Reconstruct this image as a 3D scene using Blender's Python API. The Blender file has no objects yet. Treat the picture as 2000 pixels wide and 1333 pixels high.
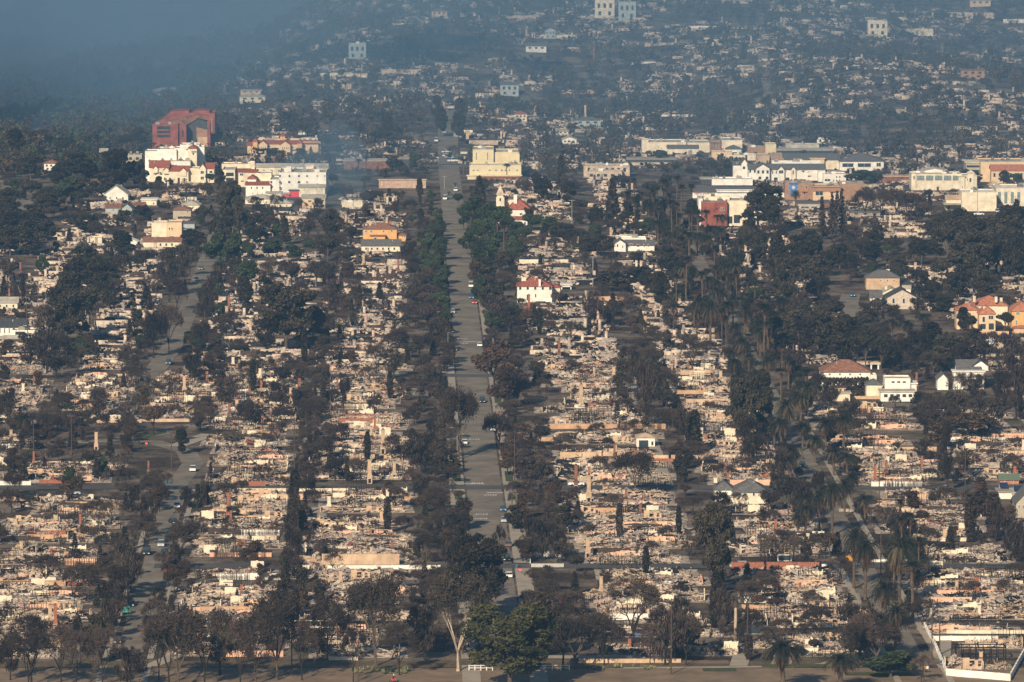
import bpy, math, random
import numpy as np
from mathutils import Vector, Matrix
R = math.radians
sc = bpy.context.scene
# ------------------------------------------------------------ camera, world, sun, exposure
H = 232.0; F = 11900.0; PITCH = math.atan(1249.5/F)
cam = bpy.data.cameras.new('camera'); camo = bpy.data.objects.new('camera', cam)
sc.collection.objects.link(camo); sc.camera = camo
camo.location = (0, 0, H); camo.rotation_euler = (R(90)-PITCH, 0, 0)
cam.sensor_width = 36; cam.lens = 36*F/2000; cam.clip_start = 5; cam.clip_end = 20000
SUN_EL = 27.0; SUN_AZ = 200.0          # azimuth clockwise from +Y (the view direction)
w = bpy.data.worlds.new('World'); sc.world = w; w.use_nodes = True
nt = w.node_tree; bg = nt.nodes['Background']
sky = nt.nodes.new('ShaderNodeTexSky'); sky.sky_type = 'NISHITA'; sky.sun_disc = False
sky.sun_elevation = R(SUN_EL); sky.sun_rotation = R(SUN_AZ); sky.altitude = 200
sky.air_density = 1.0; sky.dust_density = 1.0; sky.ozone_density = 2.0
nt.links.new(sky.outputs[0], bg.inputs[0]); bg.inputs[1].default_value = 0.05
sl = bpy.data.lights.new('sun', 'SUN'); sl.energy = 5.0; sl.angle = R(0.5); sl.color = (1, .82, .6)
so = bpy.data.objects.new('sun', sl); sc.collection.objects.link(so)
el, az = R(SUN_EL), R(SUN_AZ)
sd = Vector((math.sin(az)*math.cos(el), math.cos(az)*math.cos(el), math.sin(el)))   # towards the sun
so.rotation_euler = sd.to_track_quat('Z', 'Y').to_euler(); so.location = (0, 0, 500)
sc.view_settings.view_transform = 'Standard'; sc.view_settings.look = 'None'
sc.view_settings.exposure = 0.45; sc.view_settings.gamma = 1.0
sc.cycles.max_bounces = 5; sc.cycles.diffuse_bounces = 2; sc.cycles.glossy_bounces = 2; sc.cycles.transmission_bounces = 2
sc.cycles.volume_bounces = 1; sc.cycles.transparent_max_bounces = 6
HAZE = 0.8e-4
# ------------------------------------------------------------ geometry helpers
rnd = random.Random(11)
def smooth(a, b, x):
    t = np.clip((x-a)/(b-a), 0, 1); return t*t*(3-2*t)
def hgt(X, Y):
    """height of the land: a flat plain, hills beyond it, a lower canyon on the left"""
    u = X + .01874*Y
    r = np.maximum(0, Y-3080.); base = .046*r*r/(r+160.)
    can = 1-smooth(-190, -40, u-(Y-3000)*.04)
    right = smooth(80, 400, u)
    bump = (7*np.sin(u/70.+Y/210.)+5*np.sin(Y/95.-u/120.)+4*np.sin(u/41.+1.3))*smooth(3080, 3500, Y)
    hill = base*(1-.1*right)+bump
    low = -62*smooth(3300, 5200, Y) + .15*np.maximum(0, Y-5200.) + (15*np.sin(u/110.+Y/260.)+8*np.sin(u/47.-Y/150.))*smooth(3300, 4200, Y)
    far = .12*np.maximum(0, Y-5200.)
    return (hill+far)*(1-can)+low*can
cp, sp = math.cos(PITCH), math.sin(PITCH)
def P(px, py, dz=0.0):
    """the point of the land seen at a pixel of the 2000 px photograph"""
    dx = px-1000.; v = 666.5-py
    d = Vector((dx, F*cp+v*sp, -F*sp+v*cp))
    t = -H/d.z if d.z < -1 else 9e3/d.y
    if d.y*t > 3000 or d.z >= -1:
        Y = 3000.
        while Y < 9000:
            tt = Y/d.y
            if H+d.z*tt <= float(hgt(np.float64(d.x*tt), np.float64(Y))): break
            Y += 4
        t = Y/d.y
    X, Y = d.x*t, d.y*t
    return Vector((X, Y, float(hgt(np.float64(X), np.float64(Y)))+dz))
def S(p):
    """pixels of the 2000 px photograph per metre at a point"""
    return F/(p.y*cp+(H-p.z)*sp)
def PX(p):
    zc = p.y*cp+(H-p.z)*sp; yc = p.y*sp-(H-p.z)*cp
    return 1000+F*p.x/zc, 666.5-F*yc/zc
def W(u, v, dz=0.0):
    X = u-.01874*v
    return Vector((X, v, float(hgt(np.float64(X), np.float64(v)))+dz))
def UV(px, py):
    p = P(px, py); return p.x+.01874*p.y, p.y
# ------------------------------------------------------------ materials
MT = {}
def mat(name, c, rough=.9, var=.25, scale=1.2, c2=None, metal=0, rv=0.0, spec=.2, big=0.0):
    m = bpy.data.materials.new(name); m.use_nodes = True; n = m.node_tree; b = n.nodes['Principled BSDF']
    b.inputs['Roughness'].default_value = rough; b.inputs['Metallic'].default_value = metal
    b.inputs['Specular IOR Level'].default_value = spec
    tc = n.nodes.new('ShaderNodeTexCoord'); no = n.nodes.new('ShaderNodeTexNoise')
    no.inputs['Scale'].default_value = scale; no.inputs['Detail'].default_value = 4; no.inputs['Roughness'].default_value = .65
    n.links.new(tc.outputs['Object'], no.inputs['Vector'])
    rp = n.nodes.new('ShaderNodeValToRGB'); e = rp.color_ramp.elements
    e[0].position = .34; e[1].position = .66
    c2 = c2 or tuple(min(1, x*(1+var)) for x in c); c1 = tuple(x*(1-var) for x in c)
    e[0].color = (*c1, 1); e[1].color = (*c2, 1)
    n.links.new(no.outputs['Fac'], rp.inputs[0]); out = rp.outputs[0]
    if rv:
        oi = n.nodes.new('ShaderNodeObjectInfo'); hs = n.nodes.new('ShaderNodeHueSaturation')
        mr = n.nodes.new('ShaderNodeMapRange'); mr.inputs[3].default_value = 1-rv; mr.inputs[4].default_value = 1+rv
        m2 = n.nodes.new('ShaderNodeMapRange'); m2.inputs[3].default_value = .5-.012*min(1, rv*2); m2.inputs[4].default_value = .5+.012*min(1, rv*2)
        fr = n.nodes.new('ShaderNodeMath'); fr.operation = 'FRACT'; mu = n.nodes.new('ShaderNodeMath'); mu.operation = 'MULTIPLY'; mu.inputs[1].default_value = 7.31
        n.links.new(oi.outputs['Random'], mr.inputs[0]); n.links.new(oi.outputs['Random'], mu.inputs[0]); n.links.new(mu.outputs[0], fr.inputs[0])
        n.links.new(fr.outputs[0], m2.inputs[0]); n.links.new(mr.outputs[0], hs.inputs['Value']); n.links.new(m2.outputs[0], hs.inputs['Hue'])
        n.links.new(out, hs.inputs['Color']); out = hs.outputs[0]
    n.links.new(out, b.inputs['Base Color'])
    MT[name] = m; return m
for a in [
    ('ash_white', (.52, .45, .38), .9, .3, 1.5), ('plaster_tan', (.5, .41, .32), .9, .35, .7), ('ash_grey', (.3, .26, .225), .95, .35, 1.1),
    ('char_black', (.014, .013, .013), .9, .4, 2), ('char_brown', (.06, .043, .034), .95, .4, 1.4), ('rubble_pink', (.46, .33, .27), .9, .3, .9),
    ('rust', (.27, .09, .045), .85, .4, 1.5), ('slab', (.37, .31, .255), .95, .45, .5), ('stucco_cream', (.7, .63, .49), .85, .2, .35),
    ('stucco_white', (.76, .74, .68), .8, .15, .3), ('stucco_tan', (.52, .38, .26), .85, .25, .25), ('stucco_orange', (.48, .31, .2), .85, .22, .3),
    ('stucco_pink', (.68, .42, .3), .85, .22, .3), ('brick', (.3, .12, .075), .85, .35, 2.5), ('brick_soot', (.2, .1, .07), .9, .5, .6),
    ('stone', (.42, .32, .22), .9, .3, 1.6), ('tile_red', (.3, .1, .07), .8, .35, 1.2), ('tile_orange', (.42, .17, .1), .8, .3, 1.2),
    ('roof_grey', (.12, .12, .12), .85, .25, 1.), ('roof_light', (.42, .4, .34), .85, .25, .35), ('roof_brown', (.24, .12, .08), .85, .35, .9),
    ('roof_dark', (.06, .065, .07), .8, .3, 1.), ('red_paint', (.25, .08, .062), .85, .35, .25), ('bright_red', (.62, .05, .05), .7, .15, .5),
    ('yellow_wall', (.66, .58, .38), .85, .1, .3), ('peach_wall', (.66, .5, .33), .85, .12, .4), ('amber_wall', (.66, .39, .16), .85, .12, .4),
    ('bluegrey_wall', (.36, .42, .42), .85, .15, .5), ('taupe_wall', (.42, .38, .3), .85, .12, .5), ('brown_wall', (.33, .2, .13), .85, .15, .6),
    ('mural_blue', (.07, .2, .5), .8, .1, .5), ('glass', (.035, .05, .06), .25, .5, .4), ('glass_pale', (.2, .27, .27), .3, .3, .4),
    ('asphalt', (.19, .165, .13), .9, .3, .11), ('asphalt_dark', (.085, .083, .08), .9, .2, .08), ('concrete', (.34, .3, .24), .9, .14, .2),
    ('paint_white', (.7, .7, .66), .8, .1, 1), ('metal_pole', (.3, .3, .3), .6, .2, 1), ('wood_pole', (.09, .06, .045), .9, .3, 1),
    ('bark', (.1, .075, .055), .95, .35, 1.2), ('bark_pale', (.42, .34, .26), .9, .35, .6), ('bark_burnt', (.03, .024, .021), .95, .4, 1.5),
    ('bark_rust', (.34, .15, .07), .9, .4, .8), ('green_awning', (.12, .17, .12), .8, .1, 1), ('teal', (.05, .32, .28), .7, .1, 1),
    ('solar', (.02, .04, .1), .3, .3, 1), ('dirt', (.21, .155, .105), .95, .25, .12), ('pool_water', (.05, .1, .12), .2, .2, .4), ('tire', (.02, .02, .02), .9, .2, 2),
    ('rubber', (.02, .02, .02), .9, .2, 2), ('sign_red', (.6, .03, .03), .6, .05, 1), ('sign_yellow', (.8, .42, .03), .6, .05, 1),
    ('cloth_black', (.02, .02, .024), .9, .2, 4), ('skin', (.5, .3, .2), .7, .1, 3), ('blue_tarp', (.12, .25, .5), .7, .2, 1)]:
    mat(a[0], a[1], a[2], a[3], a[4])
for a in [('leaf_dark', (.028, .024, .016), .4), ('leaf_dark2', (.052, .042, .026), .4), ('leaf_green', (.032, .046, .02), .3), ('leaf_green2', (.05, .066, .026), .3),
          ('leaf_olive', (.055, .058, .02), .4), ('leaf_olive2', (.085, .08, .028), .4),
          ('leaf_brown', (.05, .034, .024), .35), ('leaf_brown2', (.08, .05, .03), .35), ('leaf_black', (.024, .018, .015), .4), ('leaf_black2', (.052, .038, .03), .4),
          ('palm_green', (.02, .023, .014), .3), ('palm_tan', (.08, .066, .04), .4), ('palm_dead', (.085, .05, .03), .4), ('agave', (.28, .3, .16), .3),
          ('twig', (.065, .047, .037), .5), ('twig_pale', (.12, .09, .07), .4), ('lawn', (.07, .085, .028), .1), ('lawn_dry', (.12, .09, .05), .1)]:
    mat(a[0], a[1], .85, .3, .8, rv=a[2])
for nme, c in [('car_white', (.75, .75, .74)), ('car_black', (.02, .022, .026)), ('car_silver', (.4, .43, .46)), ('car_blue', (.05, .1, .16)), ('car_red', (.45, .04, .03)),
               ('car_burnt', (.16, .1, .08)), ('car_grey', (.14, .15, .16))]:
    mat(nme, c, .3 if nme != 'car_burnt' else .9, .05, 1, spec=.5)
mat('lamp_glass', (.85, .85, .8), .2, .02, 1)
def ground_mat():
    m = bpy.data.materials.new('scorched_ground'); m.use_nodes = True; n = m.node_tree; b = n.nodes['Principled BSDF']
    b.inputs['Roughness'].default_value = .95; b.inputs['Specular IOR Level'].default_value = .1
    tc = n.nodes.new('ShaderNodeTexCoord')
    def noise(s, d, st=(1, 1, 1)):
        mp = n.nodes.new('ShaderNodeMapping'); mp.inputs['Scale'].default_value = st
        no = n.nodes.new('ShaderNodeTexNoise'); no.inputs['Scale'].default_value = s; no.inputs['Detail'].default_value = d; no.inputs['Roughness'].default_value = .7
        n.links.new(tc.outputs['Object'], mp.inputs[0]); n.links.new(mp.outputs[0], no.inputs['Vector']); return no.outputs['Fac']
    def ramp(src, a, c1, b_, c2):
        r = n.nodes.new('ShaderNodeValToRGB'); e = r.color_ramp.elements; e[0].position = a; e[1].position = b_
        e[0].color = (*c1, 1); e[1].color = (*c2, 1); n.links.new(src, r.inputs[0]); return r.outputs[0]
    def mix(f, a, b_):
        x = n.nodes.new('ShaderNodeMix'); x.data_type = 'RGBA'; n.links.new(f, x.inputs[0]); n.links.new(a, x.inputs[6]); n.links.new(b_, x.inputs[7]); return x.outputs[2]
    dark = ramp(noise(.5, 5), .35, (.022, .015, .012), .7, (.085, .056, .038))
    tan = ramp(noise(1.1, 6), .36, (.12, .095, .075), .62, (.34, .28, .21))
    f = ramp(noise(.05, 4), .42, (0, 0, 0), .6, (.75, .75, .75))
    col = mix(f, dark, tan)
    g = ramp(noise(.03, 3, (1, .6, 1)), .58, (0, 0, 0), .68, (.6, .6, .6))
    gc = ramp(noise(.9, 3), .3, (.035, .045, .02), .7, (.07, .07, .035))
    n.links.new(mix(g, col, gc), b.inputs['Base Color'])
    return m
MT['ground'] = ground_mat()
# ------------------------------------------------------------ mesh building
class MB:
    def __init__(s): s.v = []; s.f = []; s.m = []; s.mats = []
    def mi(s, m):
        if m not in s.mats: s.mats.append(m)
        return s.mats.index(m)
    def add(s, vs, fs, m):
        o = len(s.v); s.v.extend(vs); k = s.mi(m)
        for f in fs: s.f.append(tuple(i+o for i in f)); s.m.append(k)
    def box(s, x0, x1, y0, y1, z0, z1, m):
        s.add([(x0, y0, z0), (x1, y0, z0), (x1, y1, z0), (x0, y1, z0), (x0, y0, z1), (x1, y0, z1), (x1, y1, z1), (x0, y1, z1)],
              [(0, 3, 2, 1), (4, 5, 6, 7), (0, 1, 5, 4), (1, 2, 6, 5), (2, 3, 7, 6), (3, 0, 4, 7)], m)
    def obox(s, c, sx, sy, sz, rot, m):
        vs = []
        for z in (-.5, .5):
            for x, y in ((-.5, -.5), (.5, -.5), (.5, .5), (-.5, .5)): vs.append(tuple(Vector(c)+rot @ Vector((x*sx, y*sy, z*sz))))
        s.add(vs, [(0, 3, 2, 1), (4, 5, 6, 7), (0, 1, 5, 4), (1, 2, 6, 5), (2, 3, 7, 6), (3, 0, 4, 7)], m)
    def tube(s, a, b, r0, r1, m, n=4, cap=False):
        a = Vector(a); b = Vector(b); d = b-a
        if d.length < 1e-5: return
        q = d.to_track_quat('Z', 'Y').to_matrix(); vs = []
        for c, r in ((a, r0), (b, r1)):
            for i in range(n):
                t = 2*math.pi*i/n; vs.append(tuple(c+q @ Vector((r*math.cos(t), r*math.sin(t), 0))))
        fs = [(i, (i+1) % n, n+(i+1) % n, n+i) for i in range(n)]
        if cap: fs.append(tuple(range(2*n-1, n-1, -1))[::-1])
        s.add(vs, fs, m)
    def poly(s, vs, m): s.add(vs, [tuple(range(len(vs)))], m)
    def prism(s, prof, y0, y1, m):
        """a profile in x,z extruded from y0 to y1"""
        n = len(prof); vs = [(x, y0, z) for x, z in prof]+[(x, y1, z) for x, z in prof]
        s.add(vs, [tuple(range(n)), tuple(range(2*n-1, n-1, -1))]+[(i, i+n, (i+1) % n+n, (i+1) % n) for i in range(n)], m)
    def mesh(s, name):
        me = bpy.data.meshes.new(name); me.from_pydata(s.v, [], s.f)
        for m in s.mats: me.materials.append(MT[m])
        me.polygons.foreach_set('material_index', s.m); me.update(); return me
COL = sc.collection
def link(name, me, parent=None, loc=None, rz=0, scale=None):
    o = bpy.data.objects.new(name, me); COL.objects.link(o)
    if parent: o.parent = parent
    if loc is not None: o.location = loc
    if rz: o.rotation_euler = (0, 0, rz)
    if scale is not None: o.scale = scale
    return o
def obj(name, mb, parent=None, loc=None, rz=0): return link(name, mb.mesh(name), parent, loc, rz)
def tag(o, label=None, cat=None, group=None, kind=None):
    if label: o['label'] = label
    if cat: o['category'] = cat
    if group: o['group'] = group
    if kind: o['kind'] = kind
    return o
def thing(name, loc, label=None, cat=None, group=None, rz=0, scale=None): return tag(link(name, None, None, loc, rz, scale), label, cat, group)
AUTO = []   # (object, look phrase, noun) whose label is finished at the end
def auto(o, look, cat, group): tag(o, None, cat, group); AUTO.append((o, look)); return o
# ------------------------------------------------------------ land
def build_land():
    xs = np.concatenate([np.arange(-2600, -900, 100.), np.arange(-900, 900, 15.), np.arange(900, 2601, 100.)])
    ys = np.concatenate([np.arange(-400, 1300, 100.), np.arange(1300, 3000, 25.), np.arange(3000, 5200, 15.), np.arange(5200, 8501, 50.)])
    X, Y = np.meshgrid(xs, ys); Z = hgt(X, Y)
    v = np.stack([X, Y, Z], -1).reshape(-1, 3); nx = len(xs)
    i = (np.arange(len(ys)-1)[:, None]*nx+np.arange(nx-1)[None]).ravel()
    f = np.stack([i, i+1, i+1+nx, i+nx], 1)
    me = bpy.data.meshes.new('ground'); me.from_pydata(v.tolist(), [], f.tolist()); me.materials.append(MT['ground'])
    me.polygons.foreach_set('use_smooth', [True]*len(f)); me.update()
    tag(link('ground', me), kind='structure')
build_land()
def strip(name, pts, half, m, dz=.06, off=0.0, step=20.):
    """a band following points (u,v), at a side offset"""
    q = []
    for a, b in zip(pts[:-1], pts[1:]):
        n = max(1, int(math.dist(a, b)/step))
        q += [(a[0]+(b[0]-a[0])*i/n, a[1]+(b[1]-a[1])*i/n) for i in range(n)]
    q.append(pts[-1]); vs = []; fs = []
    for i, (u, v) in enumerate(q):
        a = q[max(0, i-1)]; b = q[min(len(q)-1, i+1)]; d = Vector((b[0]-a[0], b[1]-a[1])).normalized(); nrm = Vector((d.y, -d.x))
        for s_ in (-1, 1):
            k = off+s_*half; vs.append(tuple(W(u+nrm.x*k, v+nrm.y*k, dz)))
    for i in range(len(q)-1): fs.append((2*i, 2*i+1, 2*i+3, 2*i+2))
    mb = MB(); mb.add(vs, fs, m); o = obj(name, mb); tag(o, kind='structure'); return o
VX = [1462, 1628, 1793, 1935, 2094, 2225, 2384, 2540, 2690, 2850]
strip('road', [(25.3, 1380), (25.3, 3090), (27, 3300), (33, 3400)], 5.2, 'asphalt', .09)
strip('road', [(125, 1380), (125, 2960)], 3.0, 'asphalt', .09)
strip('road', [(-66, 1380), (-66, 1800), (-63, 1850), (-66, 1880), (-77, 1905), (-92, 1912)], 3.3, 'asphalt', .09)
strip('road', [(-110, 1900), (-92, 1908), (-77, 1925), (-62, 1955), (-48, 1990), (-38, 2040)], 3.8, 'asphalt', .1)
strip('road', [(-86, 2085), (-82, 2180), (-80, 2360), (-79, 2700)], 3.8, 'asphalt', .09)
strip('road', [(174, 2280), (174, 2345), (178, 2385)], 3.8, 'asphalt', .1)
strip('road', [(192, 2440), (192, 2560)], 3.2, 'asphalt', .1)
strip('road', [(-166, 2700), (-172, 2800), (-196, 2960)], 6, 'asphalt', .1)
strip('road', [(80, 3420), (70, 3560)], 3, 'asphalt', .12)
for a_, b_, c_, d_ in [(-60, 3220, 330, 3240), (40, 3360, 380, 3390), (-50, 3500, 300, 3560), (60, 3640, 420, 3700), (-40, 3780, 320, 3860), (90, 3960, 420, 4010), (200, 3250, 230, 3900), (330, 3300, 300, 4000), (120, 3600, 140, 4100), (-20, 3300, -30, 3800)]: strip('road', [(a_+(c_-a_)*k/8., b_+(d_-b_)*k/8.+(14*math.sin(k*1.1+a_) if abs(c_-a_) > 100 else 0)) for k in range(9)], 3.0, 'asphalt', .12)
strip('road', [(-50, 2600), (-32, 3000)], 4, 'asphalt', .1)
for v, a, b in [(1628, -66, 230), (1793, -150, 25), (1793, 25, 240), (2094, -60, 125), (2384, -60, 40), (2540, -79, 125), (2850, -100, 300), (3060, -60, 60)]:
    strip('road', [(a, v), (b, v)], 4.4, 'asphalt_dark', .13)
strip('road', [(-200, 1442), (220, 1442)], 11, 'dirt', .12)
strip('dirt_verge', [(-200, 1459), (112, 1459)], 5, 'lawn_dry', .1)
for pts, wd_, m_ in [([(54, 1453), (110, 1456)], 1.2, 'concrete'), ([(82, 1456), (84, 1475)], 2.2, 'concrete'), ([(92, 1456), (95, 1475)], 2.4, 'concrete'), ([(100, 1456), (112, 1470)], 1.6, 'concrete'), ([(60, 1462), (80, 1462)], 2.5, 'dirt'), ([(30, 1470), (60, 1470)], 2.5, 'concrete'), ([(-60, 1456), (-52, 1480)], 2, 'concrete'), ([(133, 1470), (136, 1500)], 1.5, 'concrete')]: strip('driveway', pts, wd_, m_, .18)
for x_, y_, a_ in [(1405, 1310, 4), (1560, 1302, 9), (1715, 1318, 8), (1740, 1300, 6)]:
    q_ = UV(x_, y_); strip('grass_patch', [(q_[0]-a_, q_[1]), (q_[0]+a_, q_[1])], 2.2, 'lawn', .24)
strip('car_park', [(62, 2745), (100, 2745)], 34, 'asphalt', .1)
strip('car_park', [(225, 2610), (275, 2610)], 30, 'asphalt', .11)
for a, b in zip([1380]+VX, VX+[3000]):
    if b-a < 30: continue
    lo, hi = a+5, b-5
    for sgn in (-1, 1):
        if hi < 2700: strip('pavement', [(25.3, lo), (25.3, hi)], 2.2, 'concrete', .2, sgn*8.0)
        if hi < 2000: strip('pavement', [(125, lo), (125, hi)], .8, 'concrete', .2, sgn*6.3)
        if hi < 1800: strip('pavement', [(-66, lo), (-66, hi)], .8, 'concrete', .2, sgn*5.4)
for k, (v0, v1) in enumerate([(1806, 1830), (1764, 1776), (1740, 1752), (1702, 1722), (1845, 1862), (1880, 1900), (2010, 2030), (2130, 2150), (2160, 2180)]):
    for sgn in (-1, 1): strip('grass_verge', [(25.3, v0), (25.3, v1)], 1.1, 'lawn', .26, sgn*7.8)
strip('alley', [(80, 1800), (80, 2080)], 1.8, 'concrete', .1)
strip('alley', [(-22, 1640), (-22, 1780)], 1.4, 'concrete', .1)
strip('traffic_island', [(-82, 1916), (-76, 1930)], 2.2, 'lawn', .2)
strip('traffic_island', [(-70, 1892), (-60, 1925)], 3, 'concrete', .17)
# painted road words and lines
def text_mesh(s, size, m, name, ext=0.0):
    cu = bpy.data.curves.new(name, 'FONT'); cu.body = s; cu.size = size; cu.align_x = 'CENTER'; cu.extrude = ext
    o = bpy.data.objects.new(name, cu); COL.objects.link(o); bpy.context.view_layer.update()
    me = bpy.data.meshes.new_from_object(o.evaluated_get(bpy.context.evaluated_depsgraph_get())); me.materials.clear(); me.materials.append(MT[m])
    bpy.data.objects.remove(o); return me
STOPM = text_mesh('STOP', 1.6, 'paint_white', 'painted_word'); AHM = text_mesh('AHEAD', 1.3, 'paint_white', 'painted_word')
for px, py, me, flip in [(932, 943, STOPM, 1), (958, 970, STOPM, 0), (940, 1004, STOPM, 1), (938, 1013, AHM, 1), (925, 858, STOPM, 1), (903, 662, STOPM, 1), (903, 671, AHM, 1), (972, 1054, STOPM, 0)]:
    p = P(px, py, .14); o = link('road_marking', me, None, p, math.pi if flip else 0, (1, 3.2, 1)); tag(o, kind='structure')
for (a, b, c) in [(908, 945, 946), (950, 982, 963), (905, 930, 668)]:
    p, q = P(a, c), P(b, c); mb = MB(); mb.box(p.x, q.x, p.y-.4, p.y+.4, .14, .15, 'paint_white'); tag(obj('road_marking', mb), kind='structure')
# ------------------------------------------------------------ trees: prototypes
class TreeKit: pass
def quads_mesh(name, cen, size, mats, midx, rs, flat=0.0, aspect=1.6, up=0.0):
    n = len(cen); a = rs.normal(size=(n, 3)); a[:, 2] = a[:, 2]*(1-flat)+up*np.sign(a[:, 2]); a /= np.linalg.norm(a, axis=1)[:, None]
    b = rs.normal(size=(n, 3)); b -= (b*a).sum(1)[:, None]*a; b /= np.linalg.norm(b, axis=1)[:, None]
    a = a*size[:, None]*.5*aspect; b = b*size[:, None]*.5
    v = np.stack([cen-a-b*.4, cen+a*.2-b, cen+a+b*.3, cen-a*.1+b], 1).reshape(-1, 3)
    f = np.arange(4*n).reshape(-1, 4)
    me = bpy.data.meshes.new(name); me.from_pydata(v.tolist(), [], f.tolist())
    for m in mats: me.materials.append(MT[m])
    me.polygons.foreach_set('material_index', midx.astype(int).tolist()); me.update(); return me
def cloud(rs, blobs, n, shell=.5):
    bl = np.array(blobs); wv = (bl[:, 3]*bl[:, 4]*bl[:, 5])**.8; k = rs.choice(len(bl), n, p=wv/wv.sum())
    d = rs.normal(size=(n, 3)); d /= np.linalg.norm(d, axis=1)[:, None]; r = shell+(1-shell)*rs.random(n)**.6
    return bl[k, :3]+d*bl[k, 3:6]*r[:, None], k
def crown_blobs(rs, kind):
    B = []
    if kind == 'broad':
        for i in range(16):
            t = rs.random()*6.28; r = rs.random()**.5*3.9; z = 6.6+rs.random()*3.0*(1-r/5.5); q = 1.0+rs.random()*1.0
            B.append((r*math.cos(t), r*math.sin(t), z+rs.normal()*.5, q*1.25, q*1.25, q*.85))
    elif kind == 'round':
        for i in range(15):
            t = rs.random()*6.28; z = 3.6+rs.random()*7.2; rr = 3.2*math.sin(max(.12, min(3., (z-2.4)/9.6*3.14)))+.2; r = rs.random()**.5*rr; q = .9+rs.random()*1.0
            B.append((r*math.cos(t), r*math.sin(t), z, q*1.15, q*1.15, q))
    elif kind == 'many':
        for i in range(60):
            t = rs.random()*6.28; z = 3.0+rs.random()*8.0; rr = 4.0*math.sin(max(.12, min(3., (z-2.0)/10.2*3.14)))**.8+.1; r = rs.random()**.45*rr; q = .45+rs.random()**2*1.1
            B.append((r*math.cos(t), r*math.sin(t), z, q*1.2, q*1.2, q*.9))
    elif kind == 'tall':
        for i in range(18):
            t = rs.random()*6.28; z = 2.6+rs.random()*8.6; rr = 2.3*math.sin(max(.15, (z-1.4)/10.4*3.0)); r = rs.random()**.5*rr; q = .7+rs.random()*.9
            B.append((r*math.cos(t), r*math.sin(t), z, q, q, q*1.2))
    elif kind == 'bush':
        for i in range(10):
            t = rs.random()*6.28; r = rs.random()**.5*2.2; z = .8+rs.random()*1.8; q = .7+rs.random()*.6
            B.append((r*math.cos(t), r*math.sin(t), z, q*1.2, q*1.2, q))
    return B
def bend_trunk(mb, rs, h, r, m, lean=.06):
    p = Vector((0, 0, -.3)); n = 4
    for i in range(n):
        q = p+Vector((rs.normal()*lean*h/n, rs.normal()*lean*h/n, h/n)); mb.tube(p, q, r*(1-.14*i)*(1.35 if i == 0 else 1), r*(1-.14*(i+1)), m, 6); p = q
    return p
def grow(mb, rs, p, d, L, r, depth, m, tw, spread=.6, up=.15, tips=None):
    steps = 2
    for i in range(steps):
        d = (d+Vector((rs.normal()*.14, rs.normal()*.14, up*.5+rs.normal()*.06))).normalized()
        q = p+d*L/steps; mb.tube(p, q, r, r*.78, m if depth > 1 else tw, 3 if depth < 3 else 5); p = q; r *= .8
    if depth == 0:
        if tips is not None: tips.append(p)
        return
    k = 3 if depth != 3 else 4
    for i in range(k):
        ax = Vector(rs.normal(size=3)).cross(d); ax = ax.normalized() if ax.length > .01 else Vector((1, 0, 0))
        nd = Matrix.Rotation(spread*(.5+rs.random()*.8), 3, ax) @ d
        grow(mb, rs, p-d*L*.2*rs.random(), nd, L*(.62+.2*rs.random()), r*.66, depth-1, m, tw, spread, up, tips)
PROTO = {}
def add_proto(key, parts, h, w_): PROTO.setdefault(key, []).append((parts, h, w_))
def leafy(key, kind, mats, n, size, seed, bark='bark', mix=.5, shell=.45, stick=0):
    rs = np.random.RandomState(seed); bl = crown_blobs(rs, kind); c, k = cloud(rs, bl, n, shell)
    tone = rs.random(len(bl)); mi = ((tone[k]*.6+rs.random(n)*.6) > (1-mix*.8)).astype(int)
    cm = quads_mesh(key+'_crown', c, size*(.6+.8*rs.random(n)), mats, mi, rs, 0, 1.6 if not stick else stick, 0 if not stick else 1.2)
    mb = MB(); top = {'broad': 6.6, 'round': 7, 'many': 7, 'tall': 9, 'bush': 1.2}[kind]; t = bend_trunk(mb, rs, top*.62, {'bush': .12}.get(kind, .3), bark)
    for i in range(0, len(bl), 2):
        b = bl[i]; mb.tube(t-Vector((0, 0, rs.random()*top*.2)), Vector(b[:3]), .14, .04, bark, 3)
    add_proto(key, [('trunk', mb.mesh(key+'_trunk')), ('crown', cm)], {'bush': 3.4}.get(kind, 11.3), {'broad': 10.4, 'round': 8.6, 'many': 9.0, 'tall': 6.4, 'bush': 6.4}[kind])
def bare(key, seed, m, tw, depth=5, spread=.6, leaves=0, lm=None, up=.15, L=3.2):
    rs = np.random.RandomState(seed); mb = MB(); t = bend_trunk(mb, rs, 3.0, .34, m, .1); tips = []; bb = MB()
    for i in range(4):
        a = 6.28*(i+rs.random()*.6)/4; grow(bb, rs, t-Vector((0, 0, .5*rs.random())), Vector((math.cos(a)*.7, math.sin(a)*.7, 1)).normalized(), L, .2, depth-1, m, tw, spread, up, tips)
    for tp in tips:
        for j in range(5):
            d = Vector(rs.normal(size=3)); d.z = abs(d.z)*.8; d.normalize(); bb.tube(tp, tp+d*(.6+.8*rs.random()), .045, .02, tw, 3)
    parts = [('trunk', mb.mesh(key+'_trunk')), ('branches', bb.mesh(key+'_branches'))]
    zs = max(p[2] for p in bb.v); xs = max(abs(p[0]) for p in bb.v)
    if leaves:
        idx = rs.randint(0, len(tips), leaves); c = np.array([tuple(tips[i]) for i in idx])+rs.normal(size=(leaves, 3))*(.5 if leaves < 3000 else .62)
        parts.append(('crown', quads_mesh(key+'_crown', c, (.34 if leaves < 3000 else .2)*(.6+.8*rs.random(leaves)), lm, (rs.random(leaves) > .5)*1, rs)))
    add_proto(key, parts, zs, xs*2)
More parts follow.
